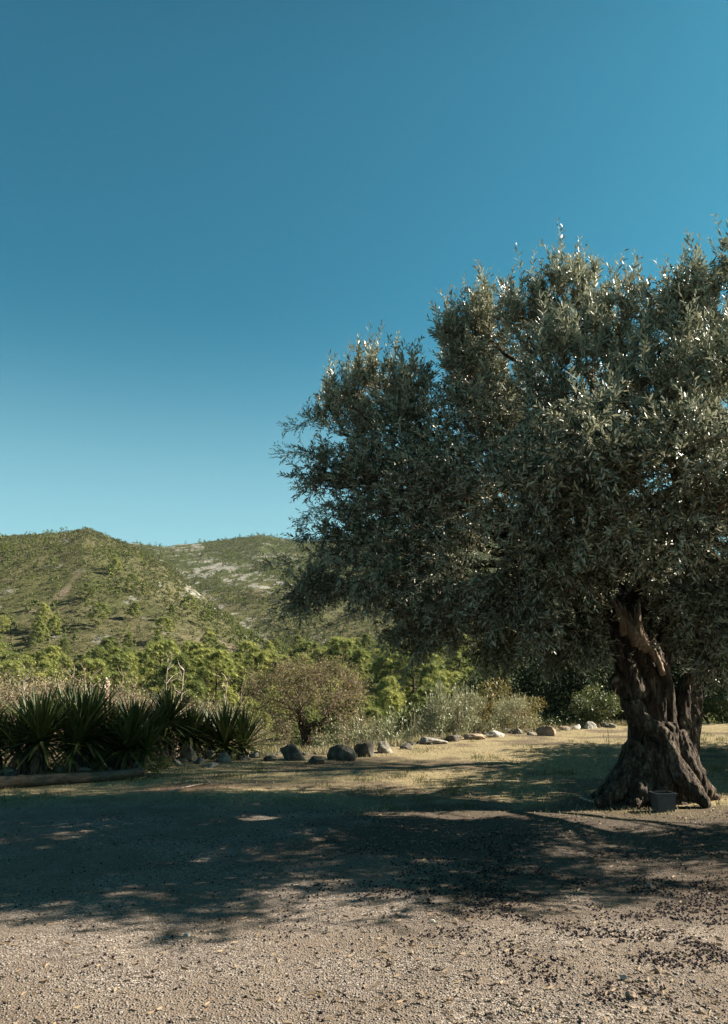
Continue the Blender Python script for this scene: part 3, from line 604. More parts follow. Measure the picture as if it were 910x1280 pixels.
# distant forest: merged
def scatter_mesh(name, tmpl, pts, scl, rot, var):
    """copy template leaf quads to points, numpy"""
    V, q, a = tmpl; n = len(pts); c, s_ = np.cos(rot), np.sin(rot)
    X = (V[None, :, 0]*c[:, None]-V[None, :, 1]*s_[:, None])*scl[:, None]+pts[:, None, 0]; Yy = (V[None, :, 0]*s_[:, None]+V[None, :, 1]*c[:, None])*scl[:, None]+pts[:, None, 1]
    Z = V[None, :, 2]*scl[:, None]+pts[:, None, 2]; W_ = np.stack([X, Yy, Z], -1).reshape(-1, 3)
    qq = (q[None]+(np.arange(n)*len(V))[:, None, None]).reshape(-1, q.shape[1]); av = np.clip(a[None]*0.5+var[:, None]*0.5, 0, 1).reshape(-1)
    return W_, qq, av
def merged(name, tmpls, pts, scl, mt, label, kind='stuff'):
    mb = MB(); ids = rng.integers(len(tmpls), size=len(pts))
    for k_, t_ in enumerate(tmpls):
        s_ = ids == k_
        if s_.sum() == 0: continue
        W_, qq, av = scatter_mesh(name, t_, pts[s_], scl[s_], rng.uniform(0, 6.28, s_.sum()), rng.random(s_.sum()))
        if qq.shape[1] == 4: mb.add(W_, qq, a=av)
        else: mb.add(W_, None, qq, a=av)
    o = link(name, mb.mesh(name), mt); tag(o, label, None, None, kind); return o
tm = []
for i in range(4):
    c_, _ = pine_mesh(7.0, 9, 70, 1.0, 0.5, i % 2); _q = np.concatenate(c_.q); tm.append((np.concatenate(c_.v), np.concatenate([np.concatenate(c_.t), _q[:, [0, 1, 2]], _q[:, [0, 2, 3]]]), np.concatenate(c_.a)))
o = merged('distant_pines', tm, far_p[:, :3], far_p[:, 3]/7.0, M['pine_far'], 'distant pine woods dotted over both hills'); o['category'] = 'trees'
print('pines', len(near_p), len(far_p))
# hill scrub
x, y = sample_px(105000, (-350, 1250), (110, 1200), 0.85); z = H(x, y); rk = rock_amount(x, y, z)+bare_amount(x, y, z)*.8
k = (rng.random(len(x)) < (0.25+fbm(x/25, y/25, 3))) & (rng.random(len(x)) > rk*1.3); x, y, z = x[k], y[k], z[k]
st_ = []
for i in range(4):
    b_ = MB(); cs = rng.normal(size=(4, 3))*[0.45, 0.45, 0.1]+[0, 0, 0.45]; clump_leaves(b_, cs, [0.5]*4, 30, 0.5, 0.36, up=0.5); st_.append((np.concatenate(b_.v), np.concatenate(b_.q), np.concatenate(b_.a)))
o = merged('hill_scrub', st_, np.stack([x, y, z], 1), rng.uniform(0.4, 1.3, len(x))*np.clip(y/350, 0.6, 1.6), M['scrub'], 'low grey-green scrub covering the hills'); o['category'] = 'scrub'

# middle-distance shrubs and trees ---------------------------------
def gz(x, y): return float(H(np.array([x]), np.array([y]))[0])
def at(px, D):
    x = (px-455)/1019.8*D; return x, D, gz(x, D)
def bush_proto(kind):
    ht, wd, lm, nl, L, W, ncl = dict(oak=(3.2, 1.7, 'oak', 7000, 0.10, 0.06, 26), silver=(1.7, 0.75, 'silver', 5000, 0.075, 0.018, 22), green=(1.5, 1.1, 'green', 4500, 0.07, 0.04, 18), yellow=(2.0, 1.1, 'yellow', 3200, 0.08, 0.045, 20), low=(0.5, 0.45, 'green', 900, 0.07, 0.035, 7))[kind]
    br = MB(); ends = []
    for i in range(5):
        d = nrm(np.array([[rng.normal()*0.5, rng.normal()*0.5, 1]]))[0]; branch_rec(br, np.array([0, 0, -0.1]), d, ht*0.3, 0.03*ht/2, 3, ends, 0.45, 0.3 if kind == 'silver' else 0.1, 2)
    ends = np.array(ends); cr = MB()
    cs = [] ; rs = []
    for i in range(ncl):
        if kind == 'silver':
            f = rng.random(); a = rng.uniform(0, 6.28); r = wd*rng.random()**.6; cs.append((math.cos(a)*r, math.sin(a)*r, ht*(0.2+0.7*f*(1-0.4*r/wd)))); rs.append(wd*rng.uniform(.16, .32))
        else:
            d = rdir(1)[0]; r = rng.random()**.4; cs.append((d[0]*wd*r*.8, d[1]*wd*r*.8, ht*0.52+d[2]*ht*0.38*r)); rs.append(wd*rng.uniform(.2, .38))
    clump_leaves(cr, cs, rs, nl, L, W, up=0.9 if kind == 'silver' else 0.3, flat=1.3 if kind == 'silver' else 0.8)
    if kind == 'silver':   # upright wands
        for i in range(26):
            a = rng.uniform(0, 6.28); r = wd*rng.random(); o0 = np.array([math.cos(a)*r, math.sin(a)*r, ht*rng.uniform(.5, .75)]); d = nrm(np.array([[math.cos(a)*.25*r, math.sin(a)*.25*r, 1]]))[0]; l_ = rng.uniform(.3, .55)
            segs(br, [o0-d*.3], [o0+d*l_], .006, .002); tk = np.linspace(0, l_, 24)[:, None]; leaves(cr, o0+d*tk, nrm(d+rdir(24)*.7), .07, .016, two=False)
    bm_, cm_ = br.mesh('branches'), cr.mesh('foliage'); bm_.materials.append(M['darkbark' if kind != 'silver' else 'twig']); cm_.materials.append(M[lm]); return bm_, cm_
protos = {k: [bush_proto(k) for _ in range(3 if k != 'low' else 2)] for k in ('oak', 'silver', 'green', 'yellow', 'low')}
def bush(kind, name, px, D, sx, sz, label, cat, group=None, dz=0):
    x, y, z = at(px, D); o = empty(name, (x, y, z+dz), rng.uniform(0, 6.28)); b_, c_ = protos[kind][rng.integers(len(protos[kind]))]
    link('trunk' if kind == 'oak' else 'branches', b_, [], o); link('crown' if kind == 'oak' else 'foliage', c_, [], o); o.scale = (sx, sx, sz); tag(o, label, cat, group); return o
SH = 'shrubs growing beyond the line of rocks'
for px, D, s_, h_, lab in [(430, 21.5, 1.0, 0.95, 'silvery upright shrub just right of the bare almond trunk'), (470, 20.5, 1.15, 1.0, 'broad silvery shrub behind the dark rocks, middle one of the frame'), (405, 23, .8, .75, 'small silvery shrub tucked beside the almond trunk'), (552, 21.5, 1.05, 1.15, 'tall silvery shrub with upright wands behind the flat slab'), (583, 22, .9, .85, 'silvery shrub touching the tall wand shrub on its right'), (640, 22.5, .85, .6, 'silvery shrub in front of the yellow-leaved bush'), (527, 23, .7, .95, 'thin silvery sapling left of the tall wand shrub')]:
    bush('silver', 'silver_shrub', px, D, s_, h_, lab, 'shrub', SH)
for px, D, s_, h_, lab in [(495, 33, 1.5, 2.0, 'dark green shrub rising behind the silvery shrubs'), (535, 30, 1.5, 1.9, 'olive-green rounded bush between two dark bushes'), (340, 30, 1.2, 1.2, 'green bush left of the bare almond tree'), (318, 24, 1.0, .5, 'low green ground bush right of the last yucca'), (350, 21, .9, .45, 'low bright green bush at the foot of the almond tree'), (745, 25, 1.0, .95, 'leafy green bush behind the rocks left of the olive trunk'), (690, 27, 1.3, 1.0, 'mixed green bush in shade left of the leafy bush'), (905, 27, 1.3, 1.0, 'green bush right of the olive trunk, lit at its foot'), (300, 60, 2.2, 2.2, 'dark rounded bush on the valley floor beyond the yuccas'), (440, 40, 1.8, 2, 'round green bush behind the almond crown'), (400, 48, 1.8, 1.7, 'green bush far behind the almond crown'), (640, 34, 1.8, 2.0, 'big green bush behind the yellow-leaved bush')]:
    bush('green', 'green_shrub', px, D, s_, h_, lab, 'shrub', SH)
for k_ in range(16):
    px, D = 228+8*k_, (22, 34, 27, 45, 24, 55)[k_ % 6]; s_ = rng.uniform(.8, 1.3)*(D/30)**.5
    bush('green', 'green_shrub', px, D, s_, s_*.6, 'low green bush in the dip left of the almond tree, '+('near' if D < 26 else 'middle' if D < 40 else 'far')+(' the tall yucca' if px < 260 else ' the last yucca' if px < 310 else ' the almond'), 'shrub', SH)
for k_, (px, D, lab) in enumerate([(12, 25, 'behind the leftmost yucca'), (48, 29, 'between the leftmost and biggest yuccas'), (98, 24, 'behind the biggest yucca clump'), (150, 28, 'right of the cream flower spike'), (185, 23, 'behind the middle yucca'), (70, 34, 'far behind the starburst yucca')]):
    bush('green', 'green_shrub', px, D, 1.0, 1.25, 'green shrub among the bare brush '+lab, 'shrub', SH)
bush('yellow', 'yellow_bush', 622, 24, .95, 1.15, 'bush with yellow and orange autumn leaves under the olive crown', 'bush')
bush('yellow', 'yellow_bush', 655, 25, 0.75, .95, 'smaller yellowing bush beside the orange-leaved one', 'bush')
for px, D, s_, h_, lab in [(522, 31, .95, .85, 'dark evergreen tree behind the thin silvery sapling'), (590, 36, 1.2, 1.3, 'dark evergreen tree half hidden under the olive boughs'), (700, 29, 1.4, 1.5, 'tall dark evergreen tree left of the olive trunk'), (752, 31, 1.5, 1.7, 'dark evergreen tree directly behind the olive trunk'), (660, 40, 1.8, 1.7, 'dark evergreen tree beyond the yellow bush'), (815, 33, 1.7, 1.8, 'dark evergreen tree hidden behind the olive trunk fork'), (885, 30, 1.5, 1.5, 'dark evergreen tree right of the second olive stem'), (945, 28, 1.6, 1.8, 'dark evergreen tree at the right edge of the picture')]:
    bush('oak', 'evergreen_tree', px, D, s_, h_, lab, 'tree', 'dark evergreen trees behind the olive')
# trees of the grove just out of the frame on the right: their shade falls across the ground
for x, y, s_, h_, lab in [(9.3, 17.9, 1.35, 1.55, 'evergreen tree past the right edge, the one farther from the camera'), (8.5, 15.0, 1.3, 1.65, 'evergreen tree past the right edge, between the nearer and the farther one'), (7.7, 12.9, 1.0, 1.75, 'evergreen tree past the right edge level with the olive trunk'), (10.6, 13.4, 1.35, 1.5, 'evergreen tree past the right edge, second in the row level with the trunk'), (11.8, 16.2, 1.5, 1.55, 'broad evergreen tree past the right edge behind the second in the row'), (9.9, 16.0, 1.3, 1.85, 'taller evergreen tree past the right edge, middle of the back row'), (9.0, 13.6, 1.25, 1.8, 'taller evergreen tree past the right edge, between the first two of the front row')]:
    o = empty('evergreen_tree', (x, y, 0), rng.uniform(0, 6)); b_, c_ = protos['oak'][rng.integers(3)]; link('trunk', b_, [], o); link('crown', c_, [], o); o.scale = (s_, s_, h_)
    tag(o, lab, 'tree', 'trees outside the frame on the right')
for x, y, s_, lab in [(12.4, 16.6, 1.75, 'tall pine past the right edge of the picture')]:
    o = empty('tall_pine', (x, y, 0)); pc, pt = [], []
    mb = MB(); cs = [(rng.uniform(-1.2, 1.2), rng.uniform(-1.1, 1.1), rng.uniform(5.2, 7.4)) for _ in range(26)]; clump_leaves(mb, cs, [.5]*26, 10000, .13, .03, up=.6, flat=.6); link('crown', mb.mesh('crown'), M['pine'], o)
    mb = MB(); tube(mb, spline([(0, 0, -.2), (.15, .1, 3), (0, 0, 6.5)], 14), np.linspace(.16, .06, 14), 9, noise=.2)
    for c_ in cs[:12]: segs(mb, [(0, 0, c_[2]-1)], [c_], .04, .015, 5)
    link('trunk', mb.mesh('trunk', True), M['darkbark'], o); o.scale = (s_, s_, s_); tag(o, lab, 'tree', 'trees outside the frame on the right')

# bare brown shrubs
def bare_proto(ht, spread, kids, depth, nstem, leafn, lm='dryleaf'):
    br = MB(); ends = []
    for i in range(nstem):
        d = nrm(np.array([[rng.normal()*spread, rng.normal()*spread, 1]]))[0]; branch_rec(br, np.array([rng.normal()*.05, rng.normal()*.05, -0.05]), d, ht*.34, .012, depth, ends, spread*.9, .25, kids)
    ends = np.array(ends); cr = MB(); idx = rng.integers(len(ends), size=leafn); leaves(cr, ends[idx]+rng.normal(size=(leafn, 3))*.09, rdir(leafn), .05, .028, two=False)
    bm_, cm_ = br.mesh('branches'), cr.mesh('foliage'); bm_.materials.append(M['drytwig']); cm_.materials.append(M[lm]); return bm_, cm_
bares = [bare_proto(1.9, .45, 3, 4, 6, 1700) for _ in range(4)]
blist = []
for i in range(46):
    D = rng.uniform(16.5, 34); px = rng.uniform(-60, 335); blist.append((px, D))
BL = {}
for i, (px, D) in enumerate(sorted(blist)):
    x, y, z = at(px, D); o = empty('bare_shrub', (x, y, z), rng.uniform(0, 6)); b_, c_ = bares[i % 4]; link('branches', b_, [], o); link('foliage', c_, [], o)
    top = np.interp(px, [-60, 60, 120, 200, 260, 335], [848, 850, 862, 868, 880, 892])+rng.uniform(-6, 10); hgt = max(P(px, top, D)[2]-z, .8); s_ = hgt/2.3*rng.uniform(.85, 1.2); o.scale = (s_, s_, hgt/1.9)
    BL.setdefault((('low' if hgt < 2.2 else 'tall'), 'near' if D < 22 else 'middle' if D < 28 else 'far', int(np.argmin([abs(px-l_[0]) for l_ in LAND[:9]]))), []).append((px, o))
for (tl, dp, ld_), lst in BL.items():
    lst.sort(key=lambda t_: t_[0]); nn_ = len(lst); wd_ = {1: [''], 2: [', left of two', ', right of two'], 3: [', leftmost of three', ', middle of three', ', rightmost of three']}.get(nn_, ['']*nn_)
    for (p_, o), w__ in zip(lst, wd_): tag(o, f"{tl} brown leafless shrub, {dp} row, {LAND[ld_][1].replace('above', 'behind')}{w__}", 'shrub', 'bare brown shrubs beyond the yuccas')
# tall dead stalks, bleached
def stalk(px, py0, py1, D, pale, label, lean=0.0, name='dead_stalk'):
    x, y, z = at(px, D); top = P(px+lean, py0, D)-np.array([x, y, z]); mb = MB(); pts = spline([(0, 0, -.05), top*.5+rng.normal(size=3)*.03, top], 12)
    tube(mb, pts, np.linspace(.020, .006, 12), 5)
    for i in range(3, 12):
        for _ in range(3):
            d = nrm(np.array([[rng.normal(), rng.normal(), 1.1]]))[0]*rng.uniform(.12, .4)*(1-.4*i/12); e = pts[i]+d; segs(mb, [pts[i], e], [e, e+d*.5+rng.normal(size=3)*.05], [.008, .005], [.005, .002], 3)
    o = link(name, mb.mesh(name), M['paletwig' if pale else 'drytwig'], None, (x, y, z)); tag(o, label, 'dead stalk', 'dead stalks behind the yuccas')
for a in [(78, 838, 900, 15.5, 0, 'reddish dead stalk above the left yucca'), (90, 832, 900, 15.8, 0, 'tallest reddish dead stalk above the second yucca', 3), (102, 840, 900, 15.6, 0, 'curving reddish dead stalk right of the tallest one', 5), (112, 846, 900, 16, 0, 'short reddish dead stalk left of the cream flower spike', 2), (30, 850, 900, 15.5, 1, 'thin pale dead stalk at the far left'), (150, 846, 900, 16, 0, 'thin brown dead stalk right of the cream flower spike', 4), (168, 860, 900, 16, 0, 'grey-brown dead stalk above the middle yucca'), (207, 822, 890, 17, 1, 'tall bleached dead stalk above the tall yucca', 3), (222, 838, 890, 17, 1, 'bleached dead stalk right of the tall one', 8), (278, 852, 900, 17, 1, 'forked bleached stalk behind the last yucca', 6), (300, 866, 905, 16.5, 0, 'brown dead stalk rising out of the last yucca', 2), (60, 856, 900, 15.8, 0, 'low brown dead stalk above the leftmost yucca', -3)]:
    stalk(*a[:6], **({'lean': a[6]} if len(a) > 6 else {}))
# cream dried flower spike
x, y, z = at(134, 14.6); o = empty('flower_spike', (x, y, z)); mb = MB(); top = P(134, 850, 14.6)-[x, y, z]; pts = spline([(0, 0, 0), top*.5, top], 10); tube(mb, pts, np.linspace(.014, .006, 10), 6); link('stem', mb.mesh('stem'), M['drytwig'], o)
mb = MB(); nF = 420; tt_ = rng.uniform(.55, 1, nF); O = top*tt_[:, None]+rdir(nF)*(.11*(1.25-tt_))[:, None]*rng.random((nF, 1)); leaves(mb, O, rdir(nF)-[[0, 0, .3]], .05, .035); link('blossoms', mb.mesh('blossoms'), M['blossom'], o)
tag(o, 'cream dried flower spike standing above the yuccas', 'flower spike')

# almond tree, nearly bare
x, y, z = at(383, 22.5); z -= .1
o = empty('almond_tree', (x, y, z)); br = MB(); ends = []
s = 22.5/1019.8
def QA(px, py, dy=0): return P(px, py, 22.5+dy)-np.array([x, y, z])
tr = MB(); tube(tr, spline([QA(384, 940), QA(383, 920), QA(377, 900), QA(374, 886)], 12), np.linspace(.17, .10, 12), 9, noise=.3)
tube(tr, spline([QA(382, 915), QA(392, 905), QA(402, 905), QA(410, 893)], 12), np.linspace(.10, .05, 12), 8, noise=.25)
link('trunk', tr.mesh('trunk', True), M['darkbark'], o)
for p0, d0 in [((374, 888), (-.6, .1, .8)), ((375, 886), (-.1, -.4, 1)), ((377, 886), (.3, .4, 1)), ((410, 893), (.6, 0, .8)), ((410, 893), (.2, -.5, .8)), ((375, 890), (-.9, -.3, .5)), ((408, 895), (.5, .5, 1)), ((380, 905), (-1, -.3, .35)), ((400, 905), (1, -.4, .3)), ((400, 905), (.4, -.9, .35)), ((378, 900), (-.7, .6, .6)), ((410, 893), (1, .2, .5))]:
    branch_rec(br, QA(*p0), nrm(np.array([d0]))[0], rng.uniform(.38, .62), .034, 5, ends, .85, .12, 3)
link('branches', br.mesh('branches'), M['drytwig'], o)
ends = np.array(ends); cr = MB(); idx = rng.integers(len(ends), size=12000); leaves(cr, ends[idx]+rng.normal(size=(12000, 3))*.13, rdir(12000), .055, .024, two=False); link('crown', cr.mesh('crown'), M['almond'], o)
tag(o, 'nearly leafless almond tree with pinkish brown crown beyond the dark rocks', 'almond tree')

# ------------------------------------------------------------------ yuccas
def yucca(px, py, heads, label, s=1.0):
    g = G(px, py); o = empty('yucca', (g[0], g[1], gz(g[0], g[1]))); Dd = g[1]; tr, lv, dead = MB(), MB(), MB()
    for (hx, hy, L, nl, dy) in heads:
        c = P(hx, hy, Dd+dy)-np.array(o.location); b0 = np.array([c[0]*.5, c[1]*.6, 0]); tube(tr, spline([b0-[0, 0, .05], b0+(c-b0)*.5+[.02, 0, 0], c], 8), np.linspace(.06, .045, 8)*s, 8, noise=.3)
        ga = np.arange(nl)*2.39996; f = (np.arange(nl)+.5)/nl; el = np.interp(f, [0, .6, 1], [88, 35, -28]); el = np.radians(el+rng.normal(size=nl)*6)
        d = np.stack([np.cos(ga)*np.cos(el), np.sin(ga)*np.cos(el), np.sin(el)], 1); L = L*1.3; l_ = L*rng.uniform(.8, 1.08, nl)*np.interp(f, [0, .25, 1], [.75, 1, .9]); w_ = .027*s*rng.uniform(.85, 1.15, nl)
        side = nrm(np.cross(d, [[0, 0, 1.]])+1e-6); u = np.cross(side, d); bendv = np.array([0, 0, -1.])*(.04+.16*f*rng.random(nl))[:, None]
        st = [0, .3, .7, 1]; ww = [.7, 1, .75, .03]; rows = []
        for t_, q_ in zip(st, ww):
            pc = c+d*(l_*t_)[:, None]+bendv*(l_*t_*t_)[:, None]+d*.03; rows += [pc-side*(w_*q_)[:, None]+u*(w_*q_*.5)[:, None], pc, pc+side*(w_*q_)[:, None]+u*(w_*q_*.5)[:, None]]
        V = np.stack(rows, 1).reshape(-1, 3); i = (np.arange(nl)*12)[:, None]; q = np.concatenate([i+np.array([[r*3+k, r*3+k+1, r*3+k+4, r*3+k+3]]) for r in range(3) for k in range(2)])
        lv.add(V, q, a=np.repeat(np.clip(rng.normal(.45, .25, nl), 0, 1), 12))
        nd_ = 80; a = rng.uniform(0, 6.28, nd_); zz = rng.uniform(.25, .95, nd_); O = b0+(c-b0)*zz[:, None]; leaves(dead, O, np.stack([np.cos(a)*.5, np.sin(a)*.5, -np.ones(nd_)], 1), rng.uniform(.2, .4, nd_)*s, .03)
    link('stem', tr.mesh('stem'), M['darkbark'], o); link('foliage', lv.mesh('foliage'), M['yucca'], o); o.rotation_euler = (rng.normal()*.03, rng.normal()*.04, 0); link('dead_leaves', dead.mesh('dead_leaves'), M['deadleaf'], o)
    tag(o, label, 'yucca', 'yucca plants along the log'); return o
yucca(2, 966, [(-5, 935, .55, 60, .1), (-22, 925, .6, 60, .4)], 'yucca cut by the left edge of the picture')
yucca(52, 968, [(50, 927, .72, 130, 0), (20, 938, .6, 70, .1), (36, 918, .6, 80, .5)], 'left yucca with one open starburst rosette on a thin stem')
yucca(100, 966, [(104, 922, .74, 130, .25), (85, 908, .7, 90, .8), (118, 900, .6, 70, 1.0), (92, 935, .6, 80, 0)], 'biggest yucca clump with tall spiky leaves')
yucca(163, 962, [(168, 925, .66, 110, .1), (160, 938, .55, 60, -.2), (150, 935, .5, 70, 0), (182, 938, .45, 60, -.1)], 'middle yucca behind the pale flat stone')
yucca(213, 957, [(215, 903, .56, 150, .6), (198, 916, .45, 60, .2), (205, 918, .5, 80, .5), (240, 920, .5, 80, .9)], 'tallest dark yucca with a ball-shaped head')
yucca(-28, 968, [(-30, 925, .6, 90, .2)], 'yucca mostly cut off by the left edge')
yucca(132, 958, [(134, 918, .58, 90, .3), (122, 934, .5, 70, .2), (146, 926, .45, 60, .6)], 'shaggy yucca between the biggest clump and the middle yucca')
yucca(242, 950, [(246, 925, .5, 90, .2), (232, 934, .45, 70, .1)], 'small dark yucca behind the upright boulder')
yucca(285, 948, [(282, 932, .74, 130, .1), (305, 936, .70, 80, .3), (262, 930, .6, 80, .4)], 'low wide yucca, the one furthest right')
# low leafy plants at their foot
for px, py, s_, lab in [(196, 968, .55, 'small leafy weed right of the pale flat stone'), (150, 958, .8, 'leafy green plant under the middle yucca'), (128, 965, .6, 'low leafy plant behind the log'), (190, 956, .8, 'leafy plant between middle and tallest yucca')]:
    g = G(px, py); o = empty('leafy_plant', (g[0], g[1], 0)); b_, c_ = protos['low'][rng.integers(2)]; link('stems', b_, [], o); link('foliage', c_, [], o); o.scale = (s_,)*3; tag(o, lab, 'plant', 'leafy plants under the yuccas')

# ------------------------------------------------------------------ rocks
def ico(sub):
    import bmesh
    bm = bmesh.new(); bmesh.ops.create_icosphere(bm, subdivisions=sub, radius=1); V = np.array([v.co[:] for v in bm.verts]); F = np.array([[v.index for v in f.verts] for f in bm.faces]); bm.free(); return V, F
IV, IF = ico(4); I1, F1 = ico(1)
def rock(px, py, wpx, hpx, mt, label, name='rock', group='rocks edging the terrace', sink=.34, flat=False, z0=None, sub=None):
    g = G(px, py); D = g[1]; wd, ht = wpx*mpp(D), hpx*mpp(D); V = IV.copy(); seed = rng.random(3)*50
    for _ in range(14):      # cleave flat facets
        nv_ = rdir(1)[0]; dlim = rng.uniform(.42, .72); dd = V@nv_; V = V-np.outer(np.maximum(dd-dlim, 0), nv_)*.93
    V = V*(1+n3(V+seed, 1.8)*.35)[:, None]+nrm(V)*(n3(V+seed, 7)*.16+n3(V+seed, 17)*.10)[:, None]
    V = V/np.abs(V).max(0); hh = ht*.82/(2-sink*2)
    V = V*[wd/2, wd/2*rng.uniform(.6, .9), hh]; V[:, 2] += hh*(1-sink*2)
    o = link(name, build_mesh(name, V, None, IF, None, False), M[mt], None, (D and g[0], g[1]+wd*.25, gz(g[0], min(g[1], edge_y(g[0])))))
    tag(o, label, 'rock', group); return o
RK = [(8, 968, 26, 12, 'rockred', 'pale pinkish stone behind the log at the left edge'), (74, 966, 14, 9, 'rock', 'small grey stone behind the middle of the log'), (98, 966, 30, 8, 'rock', 'low flat grey stone under the biggest yucca'), (134, 965, 16, 9, 'rockdark', 'small dark stone near the right end of the log'), (172, 963, 38, 14, 'rockpale', 'pale flat stone at the right end of the log'),
 (235, 953, 25, 27, 'rockred', 'upright brownish boulder between two yuccas'), (221, 958, 13, 9, 'rock', 'small stone left of the upright boulder'), (249, 955, 15, 12, 'rock', 'grey stone right of the upright boulder'), (262, 950, 14, 13, 'rock', 'rounded pale stone in the pile under the last yucca'), (278, 953, 26, 15, 'rock', 'wide grey stone in the pile under the last yucca'), (262, 958, 22, 8, 'rock', 'low grey stone in front of the pile'), (302, 951, 22, 10, 'rockdark', 'dark stone under the last yucca'), (318, 949, 16, 8, 'rock', 'small grey stone at the tip of the last yucca'),
 (338, 952, 20, 8, 'rockdark', 'small dark stone left of the first dark boulder'), (367, 951, 36, 24, 'rockdark', 'dark rounded boulder just left of the almond trunk'), (395, 955, 26, 15, 'rockdark', 'low dark rock in front of the almond trunk'), (424, 950, 42, 26, 'rockdark', 'biggest dark boulder right of the almond trunk'), (453, 945, 30, 22, 'rockdark', 'dark boulder touching the biggest one'), (480, 941, 26, 18, 'rock', 'grey boulder right of the pair of dark boulders'), (507, 936, 18, 9, 'rockdark', 'small low rock between grey boulder and flat slab'), (540, 930, 42, 11, 'rock', 'long flat grey slab in the middle of the row'), (568, 927, 24, 13, 'rockdark', 'dark rock at the right end of the long slab'), (592, 924, 30, 12, 'rockred', 'flat sunlit pinkish rock'), (620, 921, 24, 10, 'rockpale', 'sunlit pale rock in the row right of the silvery shrubs'),
 (635, 916, 12, 7, 'rockpale', 'small pale stone left of the leaning reddish rock'), (648, 917, 13, 9, 'rock', 'second small stone left of the leaning reddish rock'), (684, 919, 24, 20, 'rockred', 'tall leaning reddish rock in the sun'), (664, 918, 12, 6, 'rock', 'tiny stone beside the leaning reddish rock'), (706, 912, 16, 7, 'rockred', 'low pinkish rock right of the leaning one'), (722, 911, 14, 7, 'rockpale', 'small pale rock in the row left of the olive trunk'), (739, 911, 18, 11, 'rockpale', 'rounded pale rock left of the olive trunk'), (755, 909, 14, 11, 'rock', 'grey rock second from the olive trunk'), (767, 910, 11, 7, 'rock', 'small rock next to the olive trunk')]
for r_ in RK: rock(*r_)
for r_ in [(766, 1004, 14, 6, 'rockpale', 'white stone lying at the left foot of the olive trunk'), (791, 1252, 15, 13, 'rockred', 'tan stone on the gravel near the bottom right corner'), (781, 1226, 10, 8, 'rockpale', 'pale pebble left of the fallen olives near the bottom'), (824, 1218, 12, 9, 'rockred', 'tan stone among the fallen olives at lower right'), (812, 1104, 9, 7, 'rock', 'grey stone in shade below the planter'), (234, 1171, 10, 7, 'rockpale', 'pale stone in the shade edge at lower left'), (541, 1155, 7, 5, 'rockpale', 'small white stone in the shade at the centre')]:
    rock(*r_, name='stone', group='loose stones on the ground', sink=.2)

# low rubble between the rocks
n_ = 420; x = rng.uniform(-8.5, 7.2, n_); y = edge_y(x)+rng.normal(size=n_)*.22-.05; V = I1*(1+rng.random((len(I1), 1))*.4)*[1, .8, .7]
rb = []
for i in range(3):
    V = IC[2][0]*(1+.25*rng.random((len(IC[2][0]), 1)))*[1, .8, .6]; rb.append((V, IC[2][1], np.full(len(V), .5)))
o = merged('rubble', rb, np.stack([x, y, H(x, np.minimum(y, edge_y(x)))+.01], 1), rng.uniform(.025, .10, n_), M['rockdark'], 'small dark rubble filling the gaps between the rocks'); o['category'] = 'rubble'
# log
a, b_ = G(-40, 990), G(177, 972); ln = np.linalg.norm(b_-a); mb = MB(); n_ = 60
pts = np.stack([np.linspace(0, ln, n_), np.sin(np.linspace(0, 5, n_))*.03, np.full(n_, .07)+np.sin(np.linspace(0, 7, n_))*.012], 1); tube(mb, pts, np.linspace(.088, .07, n_)*(1+.04*np.sin(np.arange(n_)*.9)), 14, noise=.2)
o = link('log', mb.mesh('log', True), M['log'], None, a); o.rotation_euler = (0, 0, math.atan2(b_[1]-a[1], b_[0]-a[0])); tag(o, 'long weathered log lying on the ground in front of the yuccas', 'log')
# twigs on the ground
for pl, lab in [([(212, 992), (235, 986), (258, 982), (272, 982)], 'dry branched twig on the grass right of the yuccas'), ([(725, 1000), (745, 1006), (757, 1003)], 'short dry twig by the left foot of the trunk')]:
    mb = MB(); c0 = G(*pl[0]); pts = spline([G(*p)-c0+[0, 0, .03] for p in pl], 10); tube(mb, pts, np.linspace(.012, .005, 10), 5); segs(mb, [pts[5], pts[7]], [pts[5]+[.15, .1, .14], pts[7]+[-.08, -.12, .1]], .006, .002)
    tag(link('fallen_twig', mb.mesh('fallen_twig'), M['paletwig'], None, c0), lab, 'twig')
# planter
g = G(830, 1015); o = empty('planter', (g[0], g[1], gz(g[0], g[1])-.01), R(6))
import bmesh
def frustum(w0, d0, w1, d1, h, th):
    bm = bmesh.new()
    def ringv(w_, d_, z): return [bm.verts.new((sx*w_/2, sy*d_/2, z)) for sx, sy in ((-1, -1), (1, -1), (1, 1), (-1, 1))]
    r = [ringv(w0, d0, 0), ringv(w1, d1, h), ringv(w1-2*th, d1-2*th, h), ringv(w0-2*th, d0-2*th, th)]
    for k in range(3):
        for i in range(4): bm.faces.new((r[k][i], r[k][(i+1) % 4], r[k+1][(i+1) % 4], r[k+1][i]))
    bm.faces.new(r[0][::-1]); bm.faces.new(r[3]); bmesh.ops.bevel(bm, geom=list(bm.edges), offset=.004, segments=2, affect='EDGES')
    me = bpy.data.meshes.new('tub'); bm.to_mesh(me); bm.free(); return me
link('tub', frustum(.20, .16, .235, .19, .205, .008), M['plastic'], o)
me = bpy.data.meshes.new('rim'); bm = bmesh.new()
for zz, (wo_, do_) in ((0, (.255, .21)),):
    o_ = [[bm.verts.new((sx*a_/2, sy*b__/2, z)) for sx, sy in ((-1, -1), (1, -1), (1, 1), (-1, 1))] for a_, b__, z in ((wo_, do_, .2), (wo_, do_, .222), (.222, .178, .222), (.24, .195, .2))]
    for k in range(4):
        for i in range(4): bm.faces.new((o_[k][i], o_[k][(i+1) % 4], o_[(k+1) % 4][(i+1) % 4], o_[(k+1) % 4][i]))
